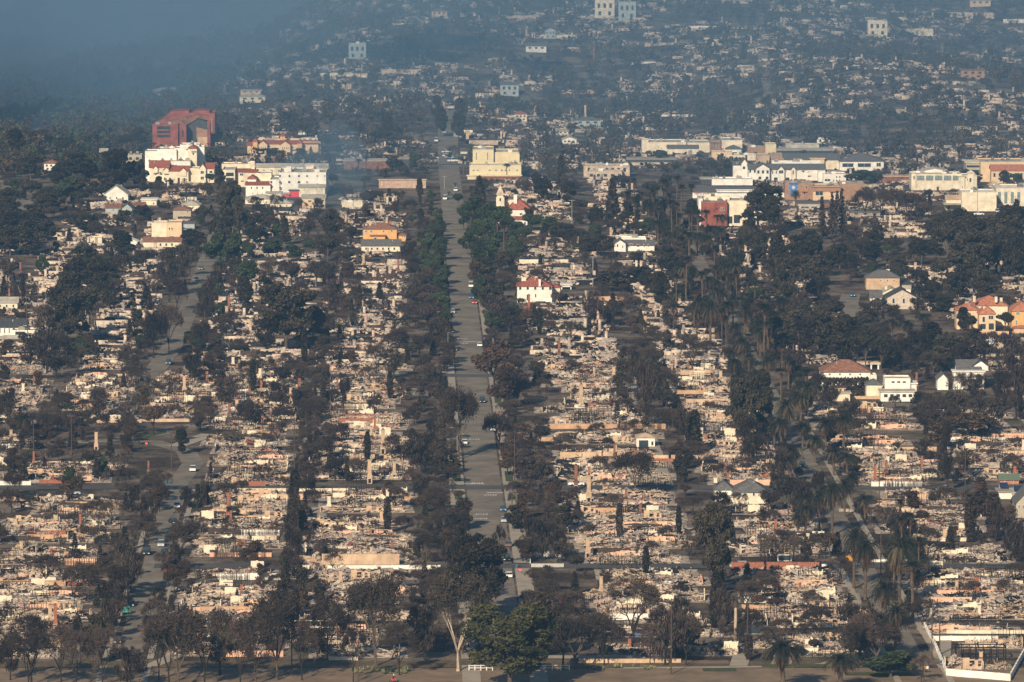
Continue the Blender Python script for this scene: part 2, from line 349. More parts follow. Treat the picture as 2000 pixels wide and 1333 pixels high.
def conifer(key, seed, mats, n, size, dens=1.0):
    rs = np.random.RandomState(seed); c = []
    for i in range(n):
        t = rs.random()**.75; lay = math.floor(t*11)/11+rs.random()*.045; z = 1.6+lay*10; r = 2.5*(1-lay)**.8*(.35+.75*rs.random()); a = math.floor(rs.random()*9)*.7+lay*9+rs.normal()*.16
        c.append((r*math.cos(a), r*math.sin(a), z-r*.12))
    cm = quads_mesh(key+'_crown', np.array(c), size*(.6+.8*rs.random(n)), mats, (rs.random(n) > .6)*1, rs, .5, 2.2)
    mb = MB(); mb.tube((0, 0, -.3), (0, 0, 11.7), .26, .04, 'bark_burnt', 6); add_proto(key, [('trunk', mb.mesh(key+'_trunk')), ('crown', cm)], 12., 5.4)
def cypress(key, seed, mats, n=900):
    rs = np.random.RandomState(seed); z = rs.random(n)*10; r = (1.05*np.sin((z+.8)/11.4*3.1)**.6)*(.55+.45*rs.random(n)); a = rs.random(n)*6.28
    c = np.stack([r*np.cos(a), r*np.sin(a), z+.3], 1)
    cm = quads_mesh(key+'_crown', c, .5*(.6+.8*rs.random(n)), mats, (rs.random(n) > .6)*1, rs)
    mb = MB(); mb.tube((0, 0, -.3), (0, 0, 8), .16, .05, 'bark_burnt', 5); add_proto(key, [('trunk', mb.mesh(key+'_trunk')), ('crown', cm)], 10.6, 2.4)
def frond(mb, rs, base, az, el, L, m, droop=1.0, wd=.75, seg=7):
    p = Vector(base); d = Vector((math.cos(az)*math.cos(el), math.sin(az)*math.cos(el), math.sin(el))); side = Vector((-math.sin(az), math.cos(az), 0))
    pts = [p.copy()]
    for i in range(seg):
        d = (d+Vector((0, 0, -.16*droop*(1+i*.25)))).normalized(); p = p+d*L/seg; pts.append(p.copy())
    for i in range(seg):
        a, b = pts[i], pts[i+1]; ww = wd*math.sin(min(3., .5+(i+.5)/seg*2.5))
        for s_ in (-1, 1):
            for k in range(3):
                q0 = a+(b-a)*(k/3.); q1 = a+(b-a)*((k+.8)/3.); e = q1+side*s_*ww*(1+.2*rs.normal())+(b-a)*.6+Vector((0, 0, -.3*ww*rs.random()))
                mb.add([tuple(q0), tuple(q1), tuple(e)], [(0, 1, 2)], m)
        mb.tube(a, b, .045, .035, m, 3)
def palm(key, seed, trunk_h, nf, L, tr, skirt, mats=('palm_green', 'palm_tan', 'palm_dead'), fan=False):
    rs = np.random.RandomState(seed); mb = MB(); p = Vector((0, 0, -.3)); n = 6
    for i in range(n):
        q = p+Vector((rs.normal()*.07, rs.normal()*.07, (trunk_h+.3)/n)); mb.tube(p, q, tr*(1.35 if i == 0 else 1), tr*(.95), 'bark', 7); p = q
    cb = MB()
    for i in range(nf):
        a = i*2.399+rs.normal()*.1; e = 1.25-1.55*(i/nf)**1.0+rs.normal()*.08
        m = mats[0] if i < nf*.35 else (mats[1] if rs.random() < .35 else mats[0])
        if i > nf*.8: m = mats[2]
        frond(cb, rs, p+Vector((0, 0, .1)), a, e, L*(.85+.25*rs.random()), m, 1.1 if not fan else 1.2, .62 if not fan else .7, 7 if not fan else 4)
    parts = [('trunk', mb.mesh(key+'_trunk')), ('crown', cb.mesh(key+'_crown'))]
    if skirt:
        kb = MB()
        for i in range(skirt):
            a = rs.random()*6.28; frond(kb, rs, p-Vector((0, 0, .2+rs.random()*(1.6 if not fan else 2.6))), a, -.7-.5*rs.random(), L*(.4+.25*rs.random()), mats[2], 1.2, .3, 4)
        parts.append(('dead_fronds', kb.mesh(key+'_dead_fronds')))
    add_proto(key, parts, trunk_h+L*.65, L*1.75)
for i in range(4): leafy('dark_tree', ['many', 'broad', 'tall', 'many'][i], ['leaf_dark', 'leaf_dark2'], 5200, .46, 10+i, shell=.3)
for i in range(3): leafy('green_tree', ['round', 'broad', 'round'][i], ['leaf_green', 'leaf_green2'], 4600, .48, 20+i, shell=.35)
for i in range(2): leafy('olive_tree', 'many', ['leaf_olive', 'leaf_olive2'], 15000, .25, 30+i, shell=.15)
for i in range(3): leafy('scorched_tree', ['round', 'broad', 'round'][i], ['leaf_brown', 'leaf_brown2'], 3600, .42, 40+i, 'bark_burnt', shell=.25)
for i in range(3): leafy('burnt_tree', ['many', 'broad', 'many'][i], ['leaf_black', 'twig'], 2500, .17, 50+i, 'bark_burnt', shell=.1, stick=6.5)
for i in range(4): bare('bare_tree', 60+i, 'bark_burnt', 'twig', 5, .55+.1*(i % 2), up=.16)
for i in range(2): bare('spreading_bare_tree', 65+i, 'bark_burnt', 'twig', 5, .85, up=.05)
for i in range(3): bare('sparse_tree', 70+i, 'bark_burnt', 'twig', 5, .62, 1500, ['leaf_black2', 'leaf_brown'], .16)
bare('pale_tree', 76, 'bark_pale', 'twig_pale', 5, .42, 6500, ['leaf_dark', 'leaf_dark2'], .2, 3.4)
for i in range(3): bare('airy_tree', 170+i, 'bark', 'twig', 5, .6, 5500, ['leaf_dark', 'leaf_black2'], .14)
for i in range(2): leafy('big_dark_tree', ['many', 'many'][i], ['leaf_dark', 'leaf_dark2'], 13000, .27, 180+i, shell=.25)
for i in range(2): conifer('conifer', 80+i, ['leaf_black', 'leaf_dark2'], 900, .75)
conifer('burnt_conifer', 84, ['leaf_black', 'leaf_black2'], 330, .6)
cypress('cypress', 86, ['leaf_dark', 'leaf_dark2']); cypress('burnt_cypress', 87, ['leaf_brown', 'leaf_black2'])
for i in range(3): palm('date_palm', 90+i, 9.0+i*.01, 85, 4.6, .42, 46)
for i in range(3): palm('fan_palm', 95+i, 16.0, 42, 2.0, .22, 40, fan=True)
for i in range(2): leafy('shrub', 'bush', ['leaf_black2', 'twig'], 1000, .13, 100+i, 'bark_burnt', shell=.1, stick=6)
for i in range(2): leafy('green_shrub', 'bush', ['leaf_dark2', 'leaf_green'], 900, .34, 104+i)
def hedge_proto(key, mats, seed):
    rs = np.random.RandomState(seed); n = 1500; c = rs.random((n, 3))*np.array([10, 1.6, 2.6])-np.array([5, .8, -.1])
    side = rs.randint(0, 3, n); c[side == 0, 1] = np.where(rs.random((side == 0).sum()) > .5, .8, -.8)+rs.normal(size=(side == 0).sum())*.08; c[side == 1, 2] = 2.65+rs.normal(size=(side == 1).sum())*.1
    add_proto(key, [('foliage', quads_mesh(key+'_foliage', c, .42*(.6+.8*rs.random(n)), mats, (rs.random(n) > .6)*1, rs))], 2.8, 10.2)
hedge_proto('hedge', ['leaf_black2', 'leaf_brown'], 110); hedge_proto('green_hedge', ['leaf_dark2', 'leaf_green'], 111)
LOOK = {'a': 'airy_tree', 'E': 'big_dark_tree', 'airy_tree': 'tall airy thin leaved tree', 'big_dark_tree': 'very large dark evergreen tree', 'dark_tree': 'dense dark evergreen tree', 'green_tree': 'green leafy tree', 'olive_tree': 'big olive green tree', 'scorched_tree': 'reddish brown scorched tree',
        'burnt_tree': 'charred blackish tree', 'bare_tree': 'bare black branching tree', 'spreading_bare_tree': 'low spreading bare tree', 'sparse_tree': 'half bare tufted tree',
        'pale_tree': 'pale barked tree', 'conifer': 'dark pointed conifer', 'burnt_conifer': 'thin burnt conifer', 'cypress': 'dark columnar cypress', 'burnt_cypress': 'brown burnt cypress',
        'date_palm': 'shaggy date palm', 'fan_palm': 'tall thin fan palm', 'shrub': 'charred low shrub', 'green_shrub': 'dark green shrub', 'hedge': 'charred clipped hedge', 'green_hedge': 'clipped dark green hedge'}
NCOUNT = {}
def plant(key, p, h, wd=None, rz=None, var=None, label=None, flat=None):
    if NCOUNT.get(key, 0) >= 285:
        small = key in ('shrub', 'green_shrub', 'hedge', 'green_hedge'); op = ('shrub', 'green_shrub') if small else ('burnt_tree', 'sparse_tree', 'scorched_tree', 'airy_tree', 'spreading_bare_tree', 'dark_tree', 'burnt_conifer', 'conifer', 'green_tree', 'bare_tree')
        key = min(op, key=lambda q: NCOUNT.get(q, 0))
        if NCOUNT.get(key, 0) >= 285: return None
    pr = PROTO[key]; parts, ph, pw = pr[(rnd.randrange(len(pr)) if var is None else var) % len(pr)]
    sz = h/ph; sx = sz if wd is None else wd/pw
    o = thing(key, p, rz=rnd.random()*6.28 if rz is None else rz, scale=(sx, sx if flat is None else flat, sz))
    for n_, me in parts: link(n_, me, o)
    cat = 'palm' if 'palm' in key else 'hedge' if 'hedge' in key else 'shrub' if 'shrub' in key else 'tree'
    if label: tag(o, label, cat)
    else: auto(o, LOOK[key], cat, LOOK[key]+'s')
    NCOUNT[key] = NCOUNT.get(key, 0)+1
    return o
K = {'a': 'airy_tree', 'E': 'big_dark_tree', 'e': 'dark_tree', 'g': 'green_tree', 'o': 'olive_tree', 'r': 'scorched_tree', 'k': 'burnt_tree', 'b': 'bare_tree', 's': 'sparse_tree', 'l': 'spreading_bare_tree', 'w': 'pale_tree', 'c': 'conifer',
     'q': 'burnt_conifer', 'y': 'cypress', 'z': 'burnt_cypress', 'p': 'date_palm', 'f': 'fan_palm', 'h': 'hedge', 'H': 'green_hedge', 'u': 'shrub', 'U': 'green_shrub'}
# type x ybase height_px width_px
TREES = """w 895 1312 205 150;E 935 1215 168 130;k 890 1180 120 90;o 1000 1350 165 190;r 1052 1290 130 85;k 1100 1310 120 100;a 1125 1308 115 100;a 735 1302 190 120;a 540 1330 185 110;a 640 1300 140 90
a 350 1345 165 110;b 470 1340 140 90;k 430 1320 120 70;b 1237 1268 155 130;k 1300 1300 110 80;E 1395 1165 178 92;k 1330 1290 120 70;k 1410 1240 90 45;z 1462 1290 52 18;k 1680 1290 110 120;a 1710 1300 90 90;g 1740 1325 50 110
p 1530 1352 112 96;p 1643 1352 84 92;p 1747 1292 122 60;p 1730 1236 112 66;p 1690 1172 132 56;p 1667 1150 130 52;p 1757 1186 150 66;f 1782 1215 120 50;p 1625 1046 114 54;p 1600 1040 88 44;p 1655 942 64 48;p 1592 905 60 50;p 1567 880 60 48;p 1533 872 100 44;p 1650 1010 80 40;p 1745 1160 90 44
f 1575 790 70 30;p 1387 680 104 48;f 1420 668 80 30;p 1454 668 82 36;f 1493 708 116 34;f 1430 585 50 24;f 1525 790 70 30;p 1500 760 72 40;p 1540 760 72 34;f 1548 720 60 26;f 1560 700 60 26;p 1475 640 60 28
f 1345 545 92 24;f 1362 500 90 22;f 1306 462 84 22;f 1312 480 90 22;f 1296 420 70 20;f 1330 440 80 20;f 1322 410 66 18;f 1350 430 70 20;f 1380 470 60 22;f 1400 470 50 22;f 1340 590 90 28;f 1372 610 80 28;f 1356 640 80 28;p 1400 600 60 30;p 1432 640 70 30
p 427 548 38 34;p 46 866 62 44;p 935 520 50 28;f 952 500 58 24;f 972 490 66 22;f 985 500 66 20;p 860 470 40 22;p 1795 600 46 34;p 1770 668 46 40;p 1803 650 40 38;p 1742 660 40 34;p 1700 640 40 30;f 1100 340 46 18;f 938 335 34 18;f 990 350 30 16;f 905 345 34 18;f 300 300 20 14;f 45 300 32 16;f 60 305 32 18;f 52 292 34 18;f 700 345 34 18;f 715 340 34 16
E 560 688 132 124;e 610 680 90 60;k 520 690 70 60;e 130 668 120 78;e 180 640 90 80;k 90 700 100 60;e 150 585 70 90;k 110 740 80 90;k 60 720 70 60;e 190 560 60 60;k 300 700 105 64;s 330 690 100 60;c 286 600 42 26;q 262 655 84 22;q 190 720 60 20;e 230 372 78 60;e 200 390 50 60;e 270 372 60 40;g 130 400 50 60;e 160 400 50 50;e 100 415 50 60;e 30 470 60 70;e 0 460 70 60;k 15 560 60 50;e 60 440 40 50
e 455 462 105 42;e 430 490 70 50;g 420 520 60 50;g 455 520 60 50;g 480 560 50 50;g 530 500 30 60;g 575 510 30 50;g 610 495 30 40;c 558 478 54 24;s 600 480 56 40;s 530 470 50 40;k 570 562 58 56;k 640 575 70 50;k 655 620 70 50;e 480 620 70 40;b 605 560 40 40
k 215 610 60 60;k 240 540 50 60;k 280 530 50 60;k 330 580 90 50;k 350 560 80 50;k 370 540 60 40;s 345 610 70 50;k 400 640 90 40;k 392 700 80 44;k 412 600 60 36;k 425 580 60 30;k 380 750 70 46;k 430 760 50 40;r 300 850 70 60;k 440 800 60 50;b 490 840 60 44
g 852 470 40 34;g 838 500 42 34;g 858 510 44 36;g 850 540 44 38;r 835 560 44 36;g 862 575 44 34;k 840 600 44 40;g 866 612 40 32;k 845 640 50 44;g 870 640 38 30;k 850 680 54 50;k 820 700 54 44;k 870 720 40 30;k 830 740 54 50;b 800 640 50 40;b 805 560 50 40;k 812 600 50 40;k 800 520 50 36
g 905 450 50 34;g 925 440 54 44;g 948 450 50 40;g 970 460 44 40;g 935 480 50 44;g 915 500 46 36;g 960 500 46 44;g 935 530 48 40;r 925 560 48 34;e 950 560 50 44;g 938 600 54 34;e 960 610 54 50;k 975 640 60 60;k 1000 650 50 50;g 895 405 30 24;c 936 402 60 30;c 1196 432 88 32;c 1096 372 70 26;e 1060 395 50 40;e 1110 400 40 40;g 1040 450 36 50;g 1070 460 36 40;e 1090 470 36 44;g 1000 480 30 34;g 1025 470 30 30
r 965 768 98 90;r 985 800 80 70;k 1010 790 70 60;a 897 898 150 80;s 975 880 80 90;r 992 930 58 48;k 1030 940 60 60;k 1060 950 50 50;k 822 930 86 74;s 850 930 70 60;r 907 1034 54 56;e 1003 1036 48 44;k 1060 1095 80 66;k 1090 1100 70 50;k 1035 1060 50 50;g 1040 1090 24 26;b 975 1110 90 40;s 735 728 66 56;k 770 740 60 40
y 575 975 60 22;k 572 1040 90 34;k 568 1090 90 34;k 575 1130 90 36;k 560 1150 90 34;k 672 815 90 26;k 668 870 50 40;k 640 900 60 50;k 655 940 50 60;k 610 930 50 50;k 250 1165 105 60;k 225 1180 90 50;k 285 1050 78 44;r 312 1000 50 36;e 355 888 44 36;h 400 985 38 60;b 90 1145 66 80;s 145 1180 90 60;b 55 1350 130 110;b 150 1345 120 90;e 190 1298 95 46;k 250 1345 80 70;b 310 1330 130 80;k 20 1330 90 50;k 210 1250 80 40
a 1242 968 92 90;y 1357 885 86 26;s 1325 890 110 40;E 1452 880 150 80;e 1485 860 120 60;k 1470 910 90 66;k 1520 970 90 50;e 1540 1010 90 50;k 1560 1020 80 44;r 1613 1092 62 52;l 1352 725 72 70;b 1270 735 60 56;k 1258 830 120 44;k 1245 780 90 40;k 1225 740 60 50;E 1537 610 112 66;e 1520 560 90 50;k 1560 640 70 50;k 1200 640 60 60;k 1160 640 70 50;e 1480 520 70 50;E 1500 455 92 82;e 1460 470 60 40
q 1605 470 90 24;q 1625 475 100 26;q 1645 470 92 26;q 1635 440 70 22;s 1690 425 60 60;s 1720 430 66 60;s 1750 425 60 60;s 1780 430 60 60;s 1800 440 50 50;s 1700 460 40 50;b 1490 1040 50 40;e 1850 520 100 70;e 1880 560 90 80;e 1920 540 110 80;e 1960 550 120 90;e 1990 560 110 70;e 1870 590 60 60;e 1930 590 60 60;e 1840 560 60 50;c 1985 455 68 30;e 1895 500 70 60;e 1945 500 80 70
k 1570 700 80 60;e 1600 700 90 70;k 1640 690 80 60;e 1650 720 90 70;e 1690 725 90 70;e 1720 730 80 60;k 1750 720 70 60;k 1790 720 70 60;e 1820 710 70 70;e 1850 720 70 70;k 1880 730 60 60;k 1930 700 50 60;k 1970 720 70 60;k 1550 660 60 50;e 1600 650 50 50;k 1985 820 130 60;k 1960 800 90 60;s 1830 860 90 90;k 1860 840 70 80;r 1890 860 66 100;r 1840 880 60 80;k 1930 850 70 80;k 1800 830 60 60;k 1810 860 60 50
z 1895 1060 100 26;z 1915 1010 80 30;z 1940 1050 90 34;k 1945 1060 80 44;k 1985 1110 90 50;k 1850 960 130 30;k 1840 940 70 30;k 1800 900 40 40;r 1780 1000 40 40;k 1975 1060 70 44;k 1630 860 50 40;k 1660 840 60 60;k 1620 820 70 50;k 1595 790 70 50;k 1600 990 80 40;k 1740 1060 80 60;k 1770 1080 80 50
e 1885 360 30 24;e 1860 360 30 24;e 1905 362 26 30;e 1960 362 28 30;g 1985 360 24 24;g 1575 352 24 44;g 1680 360 26 56;g 1710 358 22 40;g 1417 345 32 18;s 1365 345 34 40;e 1390 340 30 30;e 530 306 16 60;e 585 308 16 34;e 640 306 16 34;q 607 310 24 14;e 770 332 26 34;g 810 336 36 24;e 640 330 26 20;e 720 396 24 34;e 760 305 20 20;g 965 304 16 24;g 985 318 12 22;g 1290 320 30 30;e 1215 370 30 40;e 1270 390 40 40;e 1300 380 40 30;e 1190 450 20 40;e 820 405 50 18;k 930 400 30 20
b 700 300 40 40;e 740 290 40 40;k 760 280 50 34;e 640 300 40 40;k 600 270 40 60;k 560 260 40 50;e 860 270 60 30;e 895 280 60 30;e 900 250 50 34;k 850 240 50 30;k 480 270 30 40;k 450 260 40 40;e 420 280 30 40;e 240 300 40 40;e 270 290 40 40;e 180 300 40 50;e 130 310 40 50;e 80 300 50 50;e 30 310 50 50;e 350 330 10 20;b 330 1338 150 110;b 400 1342 150 100;a 500 1338 150 90;b 590 1330 130 80;b 690 1335 120 70;b 60 1338 150 120;b 120 1342 130 100;b 200 1340 120 90;s 1180 1300 100 90;b 1340 1300 110 80;b 1270 1300 90 60;b 1660 1310 100 80;b 1690 1300 110 90;b 1800 1335 60 50;b 780 1320 110 90;k 830 1290 100 80;g 978 448 52 44;e 985 440 30 30;e 1880 646 40 34;e 1897 652 38 26;e 1962 650 44 40;e 1905 695 46 50;e 1888 700 40 40;e 1718 614 34 34;k 1742 620 30 40;k 1790 622 40 40;f 1379 434 42 22;p 1397 442 46 28;p 1412 450 34 26;e 1350 440 44 34;e 1365 450 30 34;p 1553 404 34 22;b 365 396 40 50;b 335 396 36 40;s 400 396 44 50;s 540 416 40 36;k 503 418 32 36;b 585 426 40 40;k 620 430 40 30;b 1872 784 60 60;k 1905 790 60 60;s 1748 800 30 40;k 1408 1004 44 50;b 1440 1000 40 50;k 1505 1004 54 50;k 1092 602 36 34;s 1018 606 26 26;b 1500 1110 72 60;b 1548 1110 68 50;k 1575 1110 50 30;e 1640 525 50 50;k 1662 545 46 44;s 1682 505 46 50;e 1702 525 46 50;e 1612 540 50 50;e 1580 500 50 50;k 1660 480 40 50;e 1715 480 40 40;k 1740 500 40 50;e 1760 540 40 44;k 1790 560 40 50;e 1820 600 50 50;e 1840 620 46 50;k 1700 640 50 60;e 1130 420 34 40;e 1160 440 34 40;e 1110 480 40 40;e 1150 500 40 50;k 1180 500 40 50;e 690 480 40 40;e 650 470 60 50;e 640 520 70 50;k 620 560 60 50;g 975 434 44 40;g 960 445 44 44;g 990 452 34 34;g 1010 456 26 34;g 945 470 50 44;e 1030 440 34 30;E 1870 500 90 80;E 1900 560 110 90;E 1950 540 120 100;E 1980 480 80 80;E 1830 470 50 60;e 1800 520 60 60;e 1560 520 60 60;e 1590 560 60 60;k 1600 600 60 60;e 1620 640 60 70;E 1660 700 80 90;E 1560 690 90 90;e 1510 700 70 60;k 1490 650 60 60;e 1450 500 60 40;e 1440 540 60 40;e 1410 560 60 40;e 1330 500 60 40;e 1300 540 60 50;e 1290 600 60 50;k 1310 650 60 50;e 1250 560 40 70;e 1190 570 40 80;E 130 680 120 90;E 200 600 90 80;e 240 520 60 60;e 160 540 60 80;e 60 500 60 80;e 20 500 60 60;E 455 470 110 60;e 500 480 60 50;e 380 490 40 50;e 280 440 40 40;e 170 460 40 60;e 240 440 30 40;e 90 470 40 50;E 20 430 60 60;E 90 430 60 60;e 150 350 50 70;E 225 375 84 66;e 120 370 50 50;e 60 350 50 50;e 60 390 40 50;g 330 365 14 20;g 410 362 26 20;e 310 372 24 24;e 430 372 40 22;e 440 400 50 30;e 400 440 40 40"""
for line in TREES.replace('\n', ';').split(';'):
    a = line.split()
    if len(a) != 5: continue
    x, y, h_, w_ = map(float, a[1:]); p = P(x, y); s_ = S(p)
    plant(K[a[0]], p, h_/s_/.993, w_/s_)
# ------------------------------------------------------------ burnt-out houses
RUB = ['ash_white', 'plaster_tan', 'ash_grey', 'char_black', 'char_brown', 'rubble_pink', 'rust', 'stone']  # char_black is charred debris and also paints the shaded voids between pieces

def rubble_mesh(seed, LX=26., LY=11., n=900, pal=(.2, .24, .18, .17, .1, .06, .02, .03), low=False):
    rs = np.random.RandomState(seed); mb = MB()
    piles = [(rs.uniform(-LX/2+1.5, LX/2-1.5), rs.uniform(-LY/2+1, LY/2-1), rs.uniform(1.2, 3.5), rs.uniform(.2, 1.2)) for _ in range(11)]
    pat = [(rs.uniform(-LX/2, LX/2), rs.uniform(-LY/2, LY/2), rs.choice(8, p=(.15, .26, .19, .07, .2, .09, .01, .03))) for _ in range(12)]
    def pm(x, y, q):
        if rs.random() > .62: return q
        return min(pat, key=lambda t: ((t[0]-x)*.6)**2+(t[1]-y)**2)[2]
    def top(x, y): return sum(h*math.exp(-((x-a)**2+(y-b)**2)/(r*r)) for a, b, r, h in piles)*.7
    # the lumpy heap itself
    nx, ny = (27, 13) if not low else (9, 5)
    g = [[(-LX/2+LX*i/(nx-1)+rs.normal()*.2, -LY/2+LY*j/(ny-1)+rs.normal()*.2) for i in range(nx)] for j in range(ny)]
    vs = []
    for j in range(ny):
        for i in range(nx):
            x, y = g[j][i]; e = min(i, nx-1-i, j, ny-1-j); vs.append((x, y, .05 if e == 0 else .12+top(x, y)+rs.uniform(0, .35)))
    o = len(mb.v); mb.v.extend(vs)
    for j in range(ny-1):
        for i in range(nx-1):
            mb.f.append((o+j*nx+i, o+j*nx+i+1, o+(j+1)*nx+i+1, o+(j+1)*nx+i)); mb.m.append(mb.mi(RUB[pm(g[j][i][0], g[j][i][1], rs.choice(8, p=(.06, .18, .2, .12, .34, .06, .01, .03)))]))
    for k in range(n):
        x, y = rs.uniform(-LX/2, LX/2), rs.uniform(-LY/2, LY/2); z = top(x, y); t = rs.random()
        m = RUB[pm(x, y, rs.choice(8, p=pal))]
        if t < .55: s = (rs.uniform(.3, 1.5), rs.uniform(.3, 1.0), rs.uniform(.08, .34)); til = .28
        elif t < .78: s = (rs.uniform(.4, 2.2), rs.uniform(.05, .2), rs.uniform(.12, .45)); til = .2
        elif t < .9: s = (rs.uniform(.8, 3.5), .1, .1); til = .3; m = RUB[rs.choice([0, 2, 3, 4, 4, 1])]
        elif t < .97: s = (rs.uniform(1.5, 5.0), rs.uniform(.8, 2.4), .06); til = .3
        else: s = (rs.uniform(.08, .2), rs.uniform(.08, .2), rs.uniform(.8, 2.2)); til = .12; m = RUB[rs.choice([3, 3, 4, 2, 1])]
        if low: s = tuple(q*1.9 for q in s)
        rot = Matrix.Rotation(rs.uniform(-.5, .5) if t > .5 else rs.uniform(0, 3.1), 3, 'Z') @ Matrix.Rotation(rs.normal()*til, 3, 'Y') @ Matrix.Rotation(rs.normal()*til, 3, 'X')
        mb.obox((x, y, z+.15+s[2]*.3), s[0], s[1], s[2], rot, m)
    return mb
def wall_piece(seed, L, hmax, m, t=.22, m2='char_brown', holes=True):
    """a standing stretch of wall with a broken top and empty openings"""
    rs = np.random.RandomState(seed); mb = MB(); x = 0; hh = hmax*rs.uniform(.6, 1)
    while x < L:
        w_ = min(rs.uniform(.5, 1.8), L-x); hh = min(hmax, max(.35, hh+rs.normal()*.35))
        if holes and hmax > 1.8 and rs.random() < .22: mb.box(x, x+w_, 0, t, 0, .8, m); mb.box(x, x+w_, .01, t-.01, hmax*.78, hmax*.9, m)
        else: mb.box(x, x+w_, 0, t, 0, hh, m)
        if rs.random() < .25: mb.box(x, x+w_*.8, -.02, t+.02, hh, hh+.08, m2)
        x += w_
    return mb
def chimney_mesh(seed, h, m, w_=1.1):
    rs = np.random.RandomState(seed); mb = MB(); b = h*.33
    mb.box(-w_*.62, w_*.62, -.45, .45, -.1, b, m)
    mb.prism([(-w_*.62, b), (w_*.62, b), (w_*.42, b+.7), (-w_*.42, b+.7)], -.43, .43, m)
    mb.box(-w_*.42, w_*.42, -.36, .36, b+.7, h, m); mb.box(-w_*.52, w_*.52, -.44, .44, h, h+.2, m)
    mb.box(-.25, .25, -.2, .2, h+.2, h+.45, 'char_black')
    return mb
def firebox_mesh():
    mb = MB(); mb.box(-.42, .42, -.5, -.46, .15, 1.05, 'char_black'); mb.box(-.6, .6, -.56, -.46, 1.05, 1.2, 'ash_white'); return mb
def stud_frame(seed, L, D, h, m='char_black'):
    rs = np.random.RandomState(seed); mb = MB()
    for yy in (0, D):
        x = 0
        while x < L:
            if rs.random() < .72: hh = h*rs.uniform(.55, 1.05); mb.tube((x, yy, 0), (x+rs.normal()*.12, yy+rs.normal()*.12, hh), .07, .05, m, 4)
            x += .75
        for z in (h*.55, h*.98):
            a = rs.uniform(0, L*.3); mb.tube((a, yy, z), (a+L*rs.uniform(.3, .6), yy, z+rs.normal()*.15), .08, .08, m, 4)
    return mb
def lowmesh(mb, n): return mb.mesh(n)
RUBM = [rubble_mesh(200+i, n=(1000, 850, 1100, 700, 1000, 760, 900)[i], pal=[(.15, .27, .19, .1, .19, .05, .015, .035), (.24, .22, .2, .1, .18, .03, .01, .02), (.08, .32, .15, .1, .18, .12, .02, .03), (.12, .2, .27, .14, .22, .02, .01, .02)][i % 4]).mesh('rubble') for i in range(7)]
WALLM = []
for i, m in enumerate(['stucco_cream', 'plaster_tan', 'stucco_tan', 'ash_grey', 'stucco_pink', 'stone', 'stucco_white', 'plaster_tan', 'stucco_orange', 'char_brown', 'stucco_cream', 'ash_white']):
    WALLM.append(wall_piece(300+i, [7, 10, 5, 12, 8, 4, 6, 14, 9, 11, 3.5, 9][i], [2.4, 1.5, 2.7, 1.2, 1.9, 2.6, 1.4, 1.0, 2.1, 1.8, 3.0, 1.2][i], m).mesh('wall'))
CHIM = {'brick': chimney_mesh(1, 6, 'brick').mesh('chimney'), 'brick_soot': chimney_mesh(2, 5.5, 'brick_soot').mesh('chimney'), 'stucco_tan': chimney_mesh(3, 5, 'stucco_tan', 1.3).mesh('chimney'),
        'stone': chimney_mesh(4, 4.6, 'stone', 1.4).mesh('chimney'), 'stucco_cream': chimney_mesh(5, 5.2, 'stucco_cream', 1.2).mesh('chimney')}
FIREM = firebox_mesh().mesh('firebox')
CHN = {'brick': 'brick', 'brick_soot': 'sooty', 'stucco_tan': 'tan', 'stone': 'stone', 'stucco_cream': 'cream'}
STUDM = [stud_frame(400+i, [8, 11, 9][i], [4, 5, 3][i], [3.2, 2.6, 4.6][i]).mesh('charred_studs') for i in range(3)]
SLABM = []
for i in range(2):
    mb = MB(); mb.box(-15.5, 15.5, -6.9, 6.9, -.1, .07, 'slab'); SLABM.append(mb.mesh('foundation'))
WDIM = [7, 10, 5, 12, 8, 4, 6, 14, 9, 11, 3.5, 9]
def ruin(p, LX, LY, chim=None, rz=0.0):
    o = thing('burned_house', p, rz=rz+rnd.gauss(0, .03)); sx, sy = LX/26., LY/11.
    link('foundation', SLABM[0], o, (0, 0, 0), scale=(sx, sy, 1))
    link('rubble', rnd.choice(RUBM), o, (0, 0, .05), rnd.choice([0, math.pi]), (sx*rnd.choice([1, .98]), sy, rnd.uniform(.75, 1.1)))
    nw = rnd.choice([4, 5, 6, 7, 8])
    for k in range(nw):
        i = rnd.randrange(12); L = WDIM[i]; perp = rnd.random() < .25
        x = rnd.uniform(-LX/2, max(-LX/2+.1, LX/2-L)); y = rnd.choice([-LY*.47, LY*.4, rnd.uniform(-LY*.4, LY*.4)])
        if perp: link('wall', WALLM[i], o, (rnd.choice([-LX/2, LX/2, x]), -LY/2+.5, 0), R(90), (min(1, LY/L), 1, 1))
        else: link('wall', WALLM[i], o, (x, y, 0), 0, (1, 1, rnd.uniform(.6, 1.1)))
    if chim is None: chim = rnd.random() < .4
    look = rnd.choice(['pale ash ruin', 'tan rubble ruin', 'grey rubble ruin'])
    if chim:
        m = rnd.choice(['brick', 'brick_soot', 'stucco_tan', 'stone', 'brick_soot', 'stucco_cream']); c = link('chimney', CHIM[m], o, (rnd.uniform(-LX*.4, LX*.4), rnd.uniform(-LY*.3, LY*.3), 0), 0, (rnd.uniform(.6, .95), .9, rnd.uniform(.35, .85)))
        link('firebox', FIREM, c); look += ' with '+CHN[m]+' chimney'
    if rnd.random() < .35: link('charred_studs', rnd.choice(STUDM), o, (rnd.uniform(-LX*.5, LX*.15), rnd.uniform(-LY*.4, 0), 0)); look = look.replace(' with ', ' with studs, ') if chim else look+' with studs'
    auto(o, look, 'burned house', 'burned out houses'); return o
BLOCKED = [(1490, 1086, 1590, 1112), (1838, 1215, 2000, 1333), (1034, 1074, 1104, 1112), (1060, 390, 1190, 420), (1590, 556, 1700, 625), (1840, 414, 1960, 432), (285, 872, 370, 905)]
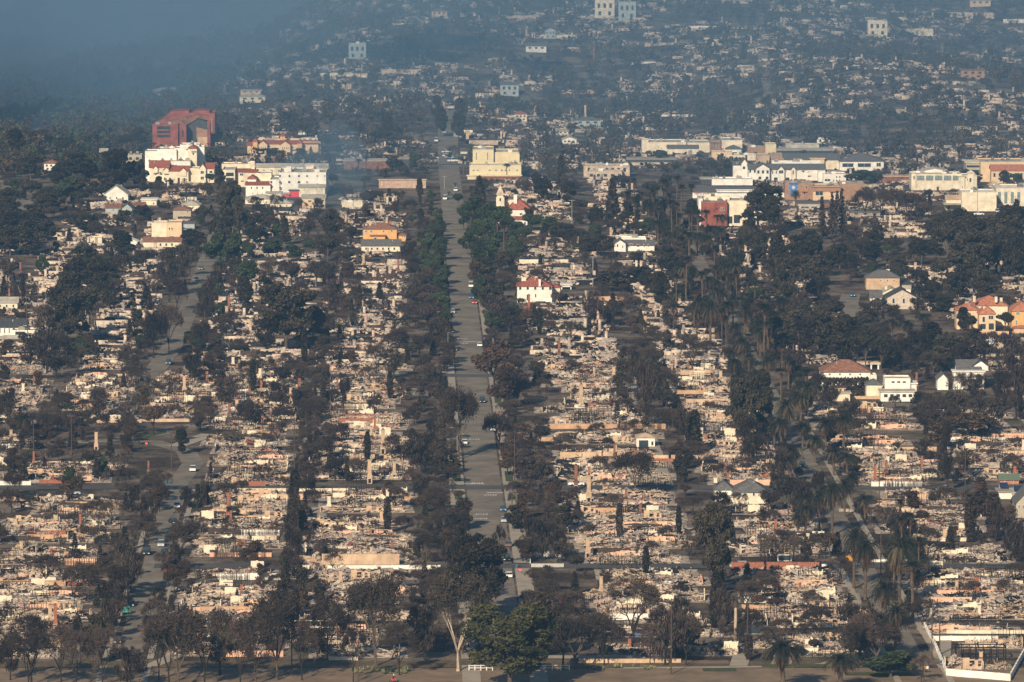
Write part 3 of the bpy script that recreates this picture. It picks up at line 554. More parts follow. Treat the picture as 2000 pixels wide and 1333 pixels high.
def blocked(p):
    x, y = PX(p); return any(a <= x <= c and b <= y <= d for a, b, c, d in BLOCKED)
def inview(p, m=60):
    x, y = PX(p); return -m < x < 2000+m and -40 < y < 1333+70
STRIPS = [(-60, -36, 1900, 1990), (-84, -60, 1965, 2090), (-118, -86, 1808, 1872), (-112, -88, 1965, 2085), (-74, -42, 1985, 2085), (138, 170, 2420, 2700), (-57, -31, 1475, 1895), (-28, 3, 1475, 2880), (49, 80, 1475, 2660), (92, 117, 1475, 2240), (136, 166, 1475, 2700), (171, 199, 1475, 2000), (-112, -79, 1475, 1760), (-150, -118, 1475, 2900), (-190, -156, 1480, 2500),
          (-72, -50, 2010, 2640), (-112, -92, 2010, 3080), (204, 232, 1640, 2500), (-50, -33, 1930, 2560), (142, 165, 2260, 2600), (92, 112, 2250, 3000), (49, 80, 2700, 3080), (-190, -160, 2500, 2660), (160, 200, 2700, 3080), (205, 240, 2640, 3080), (240, 275, 2100, 3080), (-72, -40, 2650, 2990)]
WALLCOL = [('stucco_orange', 'orange tan'), ('stucco_tan', 'tan'), ('stucco_cream', 'cream'), ('stucco_pink', 'pinkish'), ('brick', 'red brick'), ('stucco_tan', 'tan'), ('slab', 'sooty grey'), ('stucco_white', 'white')]
GWALL = {}
def gwall(p, L, h, m, rz=0, label=None, look=None, cap=None):
    mb = MB(); mb.box(0, L, -.12, .12, -.3, h, m); mb.box(-.05, L+.05, -.17, .17, h, h+.1, cap or m)
    for i in range(int(L/4.5)+1): mb.box(i*4.5-.2, i*4.5+.2, -.2, .2, -.3, h+.16, m)
    o = obj('garden_wall', mb, None, p, rz)
    if label: tag(o, label, 'wall')
    else: auto(o, look, 'wall', 'low garden walls')
    return o
def picket_mesh(seed, L, h, m, gap=.38):
    rs = np.random.RandomState(seed); mb = MB(); x = 0
    while x < L:
        if rs.random() < .85: mb.tube((x, 0, 0), (x+rs.normal()*.06, rs.normal()*.05, h*rs.uniform(.5, 1.1)), .11, .07, m, 4)
        x += gap*rs.uniform(.6, 1.5)
    for z in (.35*h, .8*h): mb.box(0, L*.9, -.05, .05, z, z+.08, m)
    return mb.mesh('burned_fence')
FENCEM = [picket_mesh(500+i, 14, 2.1+.5*i, ['char_black', 'char_brown', 'bark_burnt'][i]) for i in range(3)]
FOOT = []
def room(p):
    """how tall something may stand here without hiding or entering a building"""
    r = 99.
    for x0, x1, y0, y1 in FOOT:
        if x0-5 < p.x < x1+5:
            if y0-4 < p.y < y1+3: return 0.
            if p.y <= y0-4 and y0-p.y < 140: r = min(r, .09*(y0-p.y)+.6)
    return r
# ------------------------------------------------------------ buildings
WINM = {}
def win_mesh(w_, h, kind):
    k = (round(w_, 1), round(h, 1), kind)
    if k not in WINM:
        mb = MB(); w_, h = k[0], k[1]; fr = {'w': 'paint_white', 'd': 'roof_dark', 'a': 'paint_white'}.get(kind[0], 'paint_white'); gl = 'glass' if kind[-1] != 'p' else 'glass_pale'
        mb.box(-w_/2, w_/2, -.1, .02, 0, h, fr); mb.box(-w_/2+.1, w_/2-.1, -.13, -.1, .1, h-.1, gl)
        if w_ > 1.6: mb.box(-.05, .05, -.16, -.13, .1, h-.1, fr)
        WINM[k] = mb.mesh('window')
    return WINM[k]
def roof_mb(x0, x1, y0, y1, z, kind, m, rise, ov=.45, wallm=None):
    mb = MB(); a, b, c, d = x0-ov, x1+ov, y0-ov, y1+ov; xm, ym = (x0+x1)/2, (y0+y1)/2; t = .18
    if kind == 'flat':
        mb.box(x0, x1, y0, y1, z, z+.05, m)
        for q in ((x0, x1, y0, y0+.25), (x0, x1, y1-.25, y1), (x0, x0+.25, y0+.25, y1-.25), (x1-.25, x1, y0+.25, y1-.25)): mb.box(q[0], q[1], q[2], q[3], z+.05, z+.5, wallm or m)
    elif kind == 'slab': mb.box(a, b, c, d, z, z+.35, m)
    elif kind == 'gx':      # ridge along x
        mb.add([(a, c, z), (b, c, z), (b, ym, z+rise), (a, ym, z+rise), (a, d, z), (b, d, z), (a, c, z+t), (b, c, z+t), (b, ym, z+rise+t), (a, ym, z+rise+t), (a, d, z+t), (b, d, z+t)],
               [(6, 7, 8, 9), (9, 8, 11, 10), (0, 1, 7, 6), (4, 10, 11, 5), (0, 6, 9, 3), (3, 9, 10, 4), (1, 2, 8, 7), (2, 5, 11, 8), (0, 3, 2, 1), (3, 4, 5, 2)], m)
        if wallm:
            for x in (x0, x1-.2): mb.add([(x, y0, z), (x, y1, z), (x, ym, z+rise-.1), (x+.2, y0, z), (x+.2, y1, z), (x+.2, ym, z+rise-.1)], [(0, 2, 1), (3, 4, 5)], wallm)
    elif kind == 'gy':      # gable towards the camera
        mb.add([(a, c, z), (a, d, z), (xm, d, z+rise), (xm, c, z+rise), (b, c, z), (b, d, z), (a, c, z+t), (a, d, z+t), (xm, d, z+rise+t), (xm, c, z+rise+t), (b, c, z+t), (b, d, z+t)],
               [(6, 9, 8, 7), (9, 10, 11, 8), (0, 3, 9, 6), (3, 4, 10, 9), (1, 7, 8, 2), (2, 8, 11, 5), (0, 6, 7, 1), (4, 5, 11, 10), (0, 1, 2, 3), (3, 2, 5, 4)], m)
        if wallm:
            for y in (y0, y1-.2): mb.add([(x0, y, z), (x1, y, z), (xm, y, z+rise-.1), (x0, y+.2, z), (x1, y+.2, z), (xm, y+.2, z+rise-.1)], [(0, 1, 2), (3, 5, 4)], wallm)
    else:                   # hip
        k = min(x1-x0, y1-y0)/2*.95; xa, xb = (a+k+ov, b-k-ov); ya, yb = (c+k+ov, d-k-ov)
        if xb < xa: xa = xb = xm
        if yb < ya: ya = yb = ym
        mb.add([(a, c, z), (b, c, z), (b, d, z), (a, d, z), (xa, ya, z+rise), (xb, ya, z+rise), (xb, yb, z+rise), (xa, yb, z+rise)],
               [(0, 1, 5, 4), (1, 2, 6, 5), (2, 3, 7, 6), (3, 0, 4, 7), (4, 5, 6, 7), (0, 3, 2, 1)], m)
    return mb
def B(name, label, xc, yb, vols, wins=(), chims=(), rz=0, cat='house'):
    """a building given by its outline in pixels of the photograph, turned into metres at its own place
    vols: x0, x1, ytop, ybottom, y0 (m back), depth m, wall, roof kind, roof material, rise m"""
    p = P(xc, yb); s_ = S(p); o = thing(name, p, label, cat, rz=rz); ta = (H-p.z)/p.y
    FOOT.append((p.x+min((v[0]-xc)/s_ for v in vols), p.x+max((v[1]-xc)/s_ for v in vols), p.y+min(v[4] for v in vols), p.y+max(v[4]+v[5] for v in vols)))
    def zz(py, y0): return (yb-py)/s_-y0*ta
    sh = -p.x/p.y                     # keeps set-back parts in line
    for v in vols:
        x0, x1, yt, yb_, y0, dp, wm, rk, rm, rise = v
        a, b = (x0-xc)/s_, (x1-xc)/s_; k = (p.x/p.y)*y0; a += k+0*sh; b += k
        z1 = zz(yt, y0); z0 = -.5 if yb_ is None else zz(yb_, y0)
        mb = MB(); mb.box(a, b, y0, y0+dp, z0, z1, wm); obj('wall', mb, o); obj('roof', roof_mb(a, b, y0, y0+dp, z1, rk, rm, rise, wallm=wm), o)
        if rk == 'flat' and b-a > 9 and dp > 7:
            for _ in range(min(7, int((b-a)/4.5))):
                mb = MB(); x_, y_, w_ = rnd.uniform(a+1.5, b-1.5), rnd.uniform(y0+1.5, y0+dp-1.5), rnd.uniform(.5, 1.3); mb.box(x_-w_, x_+w_, y_-w_*.7, y_+w_*.7, z1+.06, z1+rnd.uniform(.7, 1.5), rnd.choice(['metal_pole', 'concrete', 'roof_grey', 'stucco_white'])); mb.box(x_-w_*.5, x_+w_*.5, y_-.2, y_+.2, z1+.5, z1+1.7, 'metal_pole'); obj('roof_unit', mb, o)
        if rk in ('gx', 'hip') and b-a > 8 and rnd.random() < .6:
            mb = MB(); x_ = rnd.uniform(a+2, b-2); mb.box(x_-.2, x_+.2, y0+dp*.3, y0+dp*.3+.4, z1, z1+rise*.6+1.0, 'metal_pole'); obj('roof_vent', mb, o)
    for w_ in wins:
        x, y, ww, hh, y0 = w_[:5]; kd = w_[5] if len(w_) > 5 else 'w'
        link('window', win_mesh(max(.5, ww/s_), max(.5, hh/s_), kd), o, ((x-xc)/s_+(p.x/p.y)*y0, y0-.02, zz(y+hh/2, y0)))
    for c in chims:
        x, yt, ww, hh, y0, m = c; mb = MB(); a = (x-xc)/s_+(p.x/p.y)*y0; z1 = zz(yt, y0); w2 = ww/s_/2
        mb.box(a-w2, a+w2, y0-.4, y0+.5, z1-hh/s_, z1, m); mb.box(a-w2-.1, a+w2+.1, y0-.5, y0+.6, z1, z1+.2, m); obj('chimney', mb, o)
    return o
def row(x0, x1, n, y, w_, h, y0, k='w'): return [(x0+(x1-x0)*(i/(n-1) if n > 1 else 0), y, w_, h, y0, k) for i in range(n)]
# red office block
ob = B('office_building', 'big angular red brick office block with sloped roof beside the dark hillside', 350, 292, [
    (298, 348, 246, None, 0, 14, 'red_paint', 'flat', 'red_paint', 0), (346, 364, 247, None, 1.5, 12, 'red_paint', 'flat', 'red_paint', 0), (408, 420, 224, 262, 6, 20, 'red_paint', 'flat', 'red_paint', 0), (386, 407, 271, None, 8, 3, 'stucco_tan', 'flat', 'stucco_tan', 0)],
    [(320, 251, 26, 6, 0, 'dd'), (320, 259, 26, 5, 0, 'dd'), (320, 267, 26, 5, 0, 'dd'), (349, 262, 4, 10, 1.5, 'dd'), (349, 276, 4, 10, 1.5, 'dd'), (357, 262, 3, 14, 1.5, 'dd'), (414, 245, 2, 24, 6, 'w')], cat='office block')
q0 = P(350, 292); qs = S(q0)
def sil(pts, y0, dp, m, name):
    mb = MB(); k = (q0.x/q0.y)*y0; t_ = H/q0.y; mb.prism([((x-350)/qs+k, (292-y)/qs-y0*t_) for x, y in pts], y0, y0+dp, m); return obj(name, mb, ob)
sil([(299, 296), (299, 243), (313, 237), (334, 219), (369, 217), (371, 222), (380, 221), (381, 217), (410, 217), (411, 223), (420, 224), (420, 262), (408, 262), (408, 296)], 14, 16, 'red_paint', 'wall')
sil([(299, 247), (345, 247), (363, 247), (387, 232), (409, 237), (409, 229), (386, 224), (336, 236)], 9, 5, 'brick_soot', 'roof')
sil([(364, 296), (364, 249), (388, 233), (408, 240), (408, 296)], 9.5, 4, 'roof_dark', 'recess_shade')  # dark prism: shade inside the gabled recess, put into its colour
sil([(384, 272), (384, 250), (407, 255), (407, 272)], 9.2, .4, 'brown_wall', 'panel'); sil([(405, 296), (405, 238), (411, 238), (411, 296)], 5, 8, 'red_paint', 'pillar')
B('apartment_building', 'stepped white apartment block with red tiled mansards and round gable windows', 350, 358, [
    (283, 307, 297, None, 26, 14, 'stucco_white', 'flat', 'roof_light', 0), (307, 345, 293, None, 24, 16, 'stucco_white', 'flat', 'roof_light', 0), (340, 368, 291, None, 26, 14, 'stucco_white', 'flat', 'roof_light', 0), (352, 390, 284, None, 34, 14, 'stucco_white', 'flat', 'roof_light', 0),
    (368, 385, 290, None, 22, 12, 'stucco_cream', 'hip', 'tile_red', 1.3), (385, 400, 288, None, 32, 10, 'stucco_white', 'flat', 'roof_light', 0), (288, 372, 317, None, 12, 14, 'stucco_white', 'flat', 'roof_light', 0), (292, 330, 328, None, 1, 12, 'stucco_cream', 'gx', 'tile_red', 3), (330, 368, 335, None, 0, 12, 'stucco_cream', 'gx', 'tile_red', 2.2),
    (368, 390, 331, None, 3, 12, 'stucco_cream', 'flat', 'roof_light', 0), (390, 402, 330, None, 0, 13, 'stucco_cream', 'gy', 'tile_red', 2.4), (402, 418, 330, None, 2, 12, 'stucco_cream', 'gx', 'tile_red', 2.4), (300, 308, 330, 338, -.3, 3, 'stucco_cream', 'gy', 'tile_red', 1.4), (320, 330, 333, 340, -.3, 3, 'stucco_cream', 'gy', 'tile_red', 1.4), (352, 364, 335, 344, -.5, 3, 'stucco_cream', 'gy', 'tile_red', 1.6)],
    row(302, 324, 3, 338, 4, 4, 0)+row(322, 332, 2, 350, 4, 6, 0)+row(340, 364, 4, 351, 2.5, 4, 0)+[(395, 337, 7, 6, 0), (395, 348, 7, 6, 0), (412, 336, 6, 5, 2), (412, 346, 6, 5, 2), (378, 300, 4, 5, 22), (366, 292, 4, 3, 26), (344, 323, 4, 2.5, 12), (379, 296, 10, 4, 21.8, 'p')], [(367, 279, 4, 6, 36, 'stucco_white'), (382, 278, 4, 6, 36, 'stucco_white')], cat='apartment block')
B('hotel_building', 'long peach building with two amber towers and maroon roof behind the retaining wall', 560, 305, [
    (494, 622, 283, None, 6, 12, 'peach_wall', 'gx', 'tile_red', 1.5), (500, 618, 279, None, 19, 12, 'peach_wall', 'flat', 'roof_light', 0), (494, 503, 278, None, 2, 8, 'amber_wall', 'hip', 'tile_red', 1.6), (581, 590, 281, None, 2, 8, 'amber_wall', 'hip', 'tile_red', 1.6), (505, 522, 284, None, 3, 10, 'peach_wall', 'gy', 'tile_red', 2), (547, 567, 285, None, 3, 10, 'peach_wall', 'gy', 'tile_red', 2),
    (483, 494, 286, None, 4, 10, 'peach_wall', 'gx', 'tile_red', 1.4), (500, 612, 277, 288, 24, 12, 'peach_wall', 'flat', 'roof_light', 0), (547, 557, 267, 288, 22, 6, 'amber_wall', 'hip', 'tile_red', 1), (590, 626, 280, None, 8, 24, 'peach_wall', 'flat', 'roof_light', 0)],
    row(506, 518, 4, 290, 2, 5, 3)+row(526, 544, 5, 292, 2.4, 5, 6, 'p')+row(552, 564, 4, 291, 2, 5, 3)+row(571, 579, 2, 292, 3, 6, 6, 'p')+row(597, 603, 2, 293, 2, 4, 8), [(510, 270, 8, 5, 26, 'peach_wall')], cat='hotel')
B('apartment_building', 'large white flat roofed apartment block with rows of small windows', 565, 384, [
    (545, 637, 339, None, 3, 30, 'stucco_white', 'flat', 'roof_light', 0), (527, 546, 353, None, 2, 22, 'stucco_white', 'flat', 'roof_light', 0), (480, 528, 362, None, 0, 18, 'stucco_white', 'gx', 'tile_red', 1), (484, 500, 350, 362, 8, 12, 'stucco_white', 'hip', 'tile_red', 1.5),
    (500, 530, 340, None, 20, 14, 'stucco_cream', 'flat', 'roof_light', 0), (484, 502, 337, None, 22, 10, 'stucco_cream', 'gx', 'tile_red', 1.1), (555, 569, 330, 340, 12, 8, 'stucco_white', 'flat', 'roof_light', 0), (625, 641, 329, None, 26, 12, 'stucco_cream', 'slab', 'roof_light', 0), (598, 613, 323, 342, 30, 10, 'stucco_cream', 'slab', 'stucco_cream', 0)],
    row(547, 584, 3, 344, 4, 5, 3)+[(530, 356, 4, 5, 2), (547, 356, 4, 5, 2), (565, 356, 5, 5, 3), (584, 356, 6, 5, 3), (530, 367, 4, 5, 2), (547, 367, 4, 5, 2), (600, 344, 5, 5, 3, 'p'), (620, 344, 3, 5, 3, 'p'), (634, 344, 3, 4, 3, 'p'), (600, 356, 4, 4, 3, 'p')]+row(491, 513, 3, 367, 3, 5, 0)+row(494, 512, 3, 378, 2, 3, 0), cat='apartment block')
B('apartment_building', 'cream apartment block with dark stacked balconies left of the white block', 460, 367, [
    (434, 459, 334, None, 0, 24, 'stucco_cream', 'flat', 'roof_light', 0), (459, 486, 337, None, 4, 20, 'stucco_cream', 'gx', 'tile_red', 1), (433, 486, 322, None, 30, 12, 'stucco_cream', 'flat', 'roof_light', 0), (486, 498, 318, None, 26, 6, 'stucco_cream', 'flat', 'roof_light', 0)],
    row(449, 449, 1, 341, 15, 7, 0, 'd')+row(449, 449, 1, 351, 15, 7, 0, 'd')+row(449, 449, 1, 362, 15, 7, 0, 'd')+[(472, 341, 7, 5, 4), (473, 354, 6, 3, 4)], cat='apartment block')
B('apartment_building', 'long grey roofed terrace behind the big white apartment block', 565, 348, [(500, 640, 327, None, 12, 8, 'stucco_cream', 'gx', 'roof_light', 1.5)], row(515, 590, 6, 334, 6, 5, 12, 'p'), cat='apartment block')
B('house', 'pale yellow flat house right of the bright red awning', 610, 386, [(584, 635, 367, None, 2, 12, 'stucco_cream', 'gx', 'roof_light', 1.2)], [(594, 371, 2.5, 3, 2), (618, 370, 2, 3, 2), (629, 371, 2, 4, 2)])
B('shed', 'bright red awning clad shed in front of the white apartment block', 570, 386, [(565, 584, 373, None, 2, 6, 'bright_red', 'slab', 'glass', 0), (551, 565, 380, None, 1, 6, 'bright_red', 'slab', 'roof_light', 0)], cat='shed')
B('house', 'low grey roofed cream house below the left end of the white block', 505, 400, [(479, 535, 389, None, 3, 12, 'stucco_cream', 'hip', 'roof_light', 1.8), (520, 550, 378, None, 18, 8, 'stucco_cream', 'slab', 'roof_light', 0)], row(490, 520, 3, 395, 3, 4, 3))
B('house', 'tan house with pale roof below the red awning shed', 560, 405, [(528, 570, 398, None, 2, 12, 'stucco_cream', 'hip', 'roof_light', 1.8)], row(535, 560, 3, 402, 3, 3, 2))
B('house', 'peach fronted house with long pale roof above the smoking street', 615, 408, [(590, 635, 388, None, 2, 12, 'peach_wall', 'gx', 'roof_light', 1.4)], [(605, 393, 7, 4, 2), (630, 392, 6, 4, 2), (622, 403, 20, 5, 2, 'dd')])
B('house', 'white house with wide grey gable roof left of the white apartments', 232, 394, [(203, 250, 381, None, 2, 14, 'stucco_white', 'gy', 'roof_light', 4.2)], row(215, 240, 3, 387, 3, 4, 2))
B('house', 'blue grey house with brown roof below the wide white gable house', 235, 420, [(206, 236, 407, None, 2, 12, 'bluegrey_wall', 'gx', 'roof_brown', 1.3), (238, 258, 408, None, 0, 12, 'bluegrey_wall', 'gy', 'roof_grey', 2.2), (252, 282, 402, None, 12, 10, 'stucco_white', 'gx', 'roof_brown', 1.2)], [(221, 410, 3, 4, 2), (238, 414, 3, 5, 0), (247, 410, 4, 3, 0), (263, 394, 3, 3, 12)])
B('house', 'small cream house row right of the wide white gable house', 288, 402, [(276, 306, 391, None, 2, 10, 'stucco_cream', 'slab', 'stucco_white', 0)], [(300, 398, 3, 4, 2)])
B('house', 'taupe box house with low red brown roof', 356, 430, [(338, 373, 411, None, 0, 12, 'taupe_wall', 'hip', 'roof_brown', 1.6)], [(352, 412, 3, 2, 0), (366, 412, 4, 4, 0), (361, 424, 3, 5, 0), (353, 423, 2, 2, 0)])
B('house', 'cream two storey house with pale hipped roof behind the taupe house', 374, 414, [(355, 390, 401, None, 4, 12, 'stucco_cream', 'hip', 'roof_light', 1.6)], row(363, 377, 2, 405, 3, 4, 4))
B('house', 'white house with dark upper wing under the white apartments', 370, 396, [(352, 384, 384, None, 6, 12, 'stucco_cream', 'gx', 'roof_dark', 1.4)], row(360, 368, 3, 390, 2, 5, 6))
B('house', 'tall tan stucco house with an arched parapet behind a small palm', 340, 466, [(325, 355, 437, None, 0, 14, 'peach_wall', 'flat', 'roof_light', 0), (296, 326, 437, None, 3, 10, 'stucco_cream', 'flat', 'roof_light', 0)], [(331, 447, 3, 5, 0), (336, 447, 3, 5, 0), (329, 434, 2, 3, 0), (335, 463, 9, 3, 0)])
B('house', 'grey blue box house right of the tall tan stucco house', 368, 450, [(358, 380, 437, None, 4, 10, 'bluegrey_wall', 'slab', 'roof_grey', 0)], [(366, 451, 7, 4, 4, 'dd')])
B('house', 'long low house with red brown roof and burnt front', 316, 484, [(280, 354, 473, None, 0, 9, 'stucco_cream', 'gx', 'roof_brown', 1.6)], row(302, 336, 4, 478, 4, 6, 0), [(290, 464, 3, 6, 5, 'brick')])
B('house', 'small white gabled garage left of the long red brown roof', 257, 479, [(246, 268, 473, None, 0, 7, 'stucco_white', 'gy', 'stucco_white', 1.2)])
B('house', 'cream block house in the pale ruins at upper left', 188, 477, [(176, 199, 467, None, 0, 8, 'stucco_cream', 'flat', 'roof_light', 0)], [(182, 472, 3, 4, 0)])
B('house', 'amber yellow house with brown tiled roof left of the green street trees', 744, 474, [(709, 775, 448, None, 4, 12, 'amber_wall', 'hip', 'roof_brown', 2.4), (724, 752, 462, None, 0, 4.5, 'amber_wall', 'slab', 'roof_brown', 0), (775, 793, 460, None, 6, 9, 'amber_wall', 'hip', 'roof_brown', 1)], row(715, 725, 2, 452, 6, 5, 4, 'p')+[(749, 452, 3, 4, 4), (765, 451, 3, 4, 4), (733, 466, 5, 4, 0), (788, 463, 8, 1, 6)], [(762, 433, 6, 5, 10, 'brick'), (723, 437, 4, 5, 8, 'peach_wall')])
B('house', 'low house with grey green roof in front of the amber house', 745, 492, [(706, 782, 481, None, 0, 9, 'stucco_cream', 'gx', 'roof_grey', 2.4)], row(715, 770, 6, 486, 4, 5, 0))
B('theatre_building', 'large pale yellow hall with palms in front and stepped blank rear walls', 967, 350, [
    (917, 1018, 325, None, 0, 18, 'yellow_wall', 'flat', 'stucco_cream', 0), (923, 964, 294, None, 22, 24, 'yellow_wall', 'flat', 'roof_light', 0), (964, 1013, 299, None, 24, 24, 'yellow_wall', 'flat', 'roof_light', 0), (1008, 1015, 302, None, 21, 12, 'yellow_wall', 'flat', 'roof_light', 0), (913, 1018, 344, None, -3, 3, 'yellow_wall', 'slab', 'stucco_cream', 0), (940, 1018, 347, None, -4, .8, 'brick', 'slab', 'brick', 0)],
    [(925, 333, 5, 3, 0, 'p'), (933, 333, 5, 3, 0, 'p'), (956, 333, 5, 3, 0, 'p'), (969, 333, 5, 3, 0, 'p'), (980, 333, 4, 3, 0), (987, 333, 3, 3, 0), (995, 333, 3, 3, 0), (1010, 333, 3, 3, 0), (930, 305, 1.5, 15, 22), (952, 305, 1.5, 15, 22)], cat='hall')
ch = B('church', 'white mission church with stepped bell tower and red tiled roof', 1005, 440, [(969, 985, 388, None, 6, 7, 'stucco_cream', 'flat', 'stucco_cream', 0), (971, 983, 381, 389, 7, 5, 'stucco_cream', 'hip', 'plaster_tan', 4.6),
    (991, 1036, 410, None, 0, 16, 'stucco_white', 'hip', 'tile_red', 4.4), (988, 1030, 430, None, -6, 6, 'stucco_white', 'gx', 'tile_red', 1.3), (986, 1005, 389, 412, 12, 8, 'stucco_cream', 'slab', 'roof_grey', 0)],
    [(977, 390, 4, 7, 6), (995, 437, 4, 7, -6), (1025, 437, 4, 6, -6)], [(1006.5, 381, 6.5, 17, 3, 'stucco_white')], cat='church')
B('house', 'white burned cottage with black gables right of the church', 1240, 492, [(1200, 1222, 477, None, 0, 9, 'stucco_white', 'gy', 'roof_grey', 1.8), (1222, 1278, 480, None, 3, 9, 'stucco_white', 'gx', 'roof_grey', 2), (1212, 1262, 467, 478, 14, 8, 'stucco_white', 'flat', 'stucco_white', 0)], [(1206, 480, 3, 6, 0), (1216, 482, 2, 5, 0), (1246, 480, 5, 5, 3), (1258, 480, 2, 6, 3), (1266, 480, 2, 6, 3), (1232, 478, 8, 3, 3)])
B('house', 'white two storey house with red tiled hip roof and three chimneys', 1047, 592, [(1010, 1078, 560, None, 0, 13, 'stucco_white', 'hip', 'tile_red', 3.2), (1078, 1094, 562, None, 5, 8, 'stucco_cream', 'hip', 'tile_red', 1)], row(1016, 1060, 4, 563, 5, 7, 0)+[(1075, 563, 6, 7, 0), (1030, 581, 3.5, 12, 0), (1046, 578, 3, 7, 0)], [(1023, 542, 9, 7, 5, 'stucco_cream'), (1047, 541, 5, 7, 6, 'stucco_cream'), (1054, 547, 4, 13, -.2, 'stucco_white')])
B('carport', 'white flat carport right of the red tiled white house', 1106, 566, [(1096, 1116, 557, 561, 0, 6, 'paint_white', 'slab', 'paint_white', 0), (1096, 1098, 558, None, 0, 1, 'paint_white', 'slab', 'paint_white', 0), (1114, 1116, 558, None, 0, 1, 'paint_white', 'slab', 'paint_white', 0)], cat='carport')
# village shops
B('school_building', 'long cream curved hall at the back of the village', 1350, 302, [(1256, 1340, 280, None, 10, 22, 'stucco_cream', 'flat', 'roof_light', 0), (1340, 1386, 281, None, 12, 22, 'stucco_cream', 'flat', 'roof_light', 0), (1386, 1410, 280, None, 11, 22, 'brick_soot', 'flat', 'roof_light', 0), (1410, 1450, 276, None, 10, 22, 'stucco_cream', 'flat', 'roof_light', 0), (1253, 1266, 275, None, 12, 10, 'stucco_cream', 'flat', 'roof_light', 0), (1304, 1364, 291, None, 0, 8, 'stucco_cream', 'gx', 'roof_grey', 1.6)], [(1283, 296, 5, 2, 10), (1292, 290, 2, 3, 10), (1349, 297, 6, 8, 0, 'p')]+row(1388, 1404, 4, 289, 1.6, 13, 11), cat='school')
B('shop', 'low shop with dark flat roof behind the fan palms', 1280, 322, [(1225, 1320, 312, None, 0, 14, 'roof_dark', 'slab', 'concrete', 0), (1225, 1310, 320, None, -4, 3, 'stucco_cream', 'slab', 'stucco_cream', 0)], cat='shop')
B('shop', 'white cube shop with dark pyramid roof in the village', 1432, 302, [(1418, 1448, 292, None, 2, 10, 'stucco_white', 'hip', 'roof_grey', 1.8)], cat='shop')
B('shop', 'long pinkish cream shop row with tan parapet', 1425, 314, [(1390, 1430, 299, None, 2, 10, 'peach_wall', 'flat', 'roof_light', 0), (1400, 1480, 305, None, 0, 10, 'stucco_cream', 'flat', 'roof_light', 0)], row(1405, 1445, 5, 310, 4, 4, 0), cat='shop')
B('shop', 'tan brick two storey shop in the middle of the village', 1495, 322, [(1478, 1503, 306, None, 2, 14, 'stucco_tan', 'flat', 'roof_light', 0), (1503, 1530, 305, None, 4, 16, 'brown_wall', 'flat', 'roof_light', 0)], row(1483, 1498, 2, 317, 4, 5, 2)+row(1506, 1526, 4, 311, 2, 7, 4), cat='shop')
B('shop', 'lime yellow walled shop at the back of the village', 1505, 302, [(1495, 1516, 284, None, 0, 12, 'yellow_wall', 'flat', 'roof_light', 0), (1460, 1495, 290, None, 2, 12, 'brown_wall', 'flat', 'roof_light', 0)], cat='shop')
B('shop', 'modern dark glass building with thin pale curved roof', 1575, 306, [(1518, 1628, 295, None, 2, 20, 'roof_dark', 'slab', 'roof_light', 0), (1535, 1600, 285, 294, 16, 10, 'roof_light', 'flat', 'roof_light', 0)], row(1524, 1620, 14, 300, 5, 8, 2, 'dd'), cat='shop')
B('shop', 'long white store with big grey hipped roof and two white dormers', 1625, 334, [(1532, 1640, 313, None, 8, 16, 'stucco_cream', 'gx', 'roof_grey', 2.6), (1640, 1726, 316, None, 0, 24, 'stucco_white', 'hip', 'roof_grey', 3.6), (1583, 1610, 311, None, 6, 4, 'peach_wall', 'slab', 'peach_wall', 0)], row(1537, 1582, 8, 318, 4, 3, 8)+[(1656, 323, 22, 8, 0), (1688, 323, 26, 8, 0), (1716, 322, 9, 8, 0), (1652, 311, 5, 6, 5), (1661, 311, 5, 6, 5)], cat='shop')
B('shop', 'white two storey row with three white gables and grey roof', 1530, 354, [(1462, 1612, 332, None, 3, 12, 'stucco_white', 'gx', 'roof_grey', 2.4), (1477, 1503, 330, None, 0, 12, 'stucco_white', 'gy', 'roof_grey', 2.2), (1519, 1532, 333, None, 1, 10, 'stucco_white', 'gy', 'roof_grey', 2), (1545, 1554, 332, None, 1.5, 6, 'stucco_cream', 'gy', 'roof_grey', 1.4), (1507, 1605, 318, 330, 22, 8, 'stucco_white', 'flat', 'stucco_white', 0)], row(1481, 1499, 3, 336, 5, 7, 0)+row(1465, 1474, 2, 335, 4, 6, 3)+row(1509, 1516, 2, 337, 3, 6, 3)+[(1525.5, 336, 9, 7, 1), (1549, 337, 3, 8, 1.5)]+row(1484, 1498, 2, 348, 6, 6, 0)+row(1515, 1550, 4, 350, 7, 6, 3, 'dd'), cat='shop')
B('shop', 'white arched corner shop with paired arched windows', 1630, 358, [(1608, 1652, 342, None, 0, 12, 'stucco_white', 'flat', 'roof_light', 0), (1598, 1612, 336, None, 8, 8, 'stucco_white', 'flat', 'roof_light', 0)], [(1616, 352, 11, 5, 0), (1628, 353, 3, 4, 0), (1634, 346, 3, 4, 0), (1640, 346, 3, 4, 0), (1634, 353, 3, 4, 0), (1640, 353, 3, 4, 0)], cat='shop')
B('shop', 'small white shop with grey gable dormers left of the gabled row', 1445, 350, [(1432, 1448, 323, None, 2, 10, 'stucco_white', 'gx', 'roof_grey', 1.6), (1448, 1460, 320, None, 0, 10, 'stucco_white', 'gy', 'roof_grey', 2.2)], [(1440, 319, 3, 4, 1), (1453, 328, 5, 6, 0)], cat='shop')
gs = B('supermarket', 'wide white supermarket with long grey awning roof and red letters', 1450, 388, [(1353, 1540, 376, None, 0, 26, 'stucco_white', 'gx', 'roof_grey', 1.6), (1390, 1470, 352, 362, 26, 14, 'stucco_white', 'flat', 'stucco_white', 0), (1368, 1390, 350, 360, 30, 10, 'roof_dark', 'slab', 'roof_light', 0), (1400, 1470, 372, 376, -1, 1, 'stucco_white', 'slab', 'stucco_white', 0)], cat='supermarket')
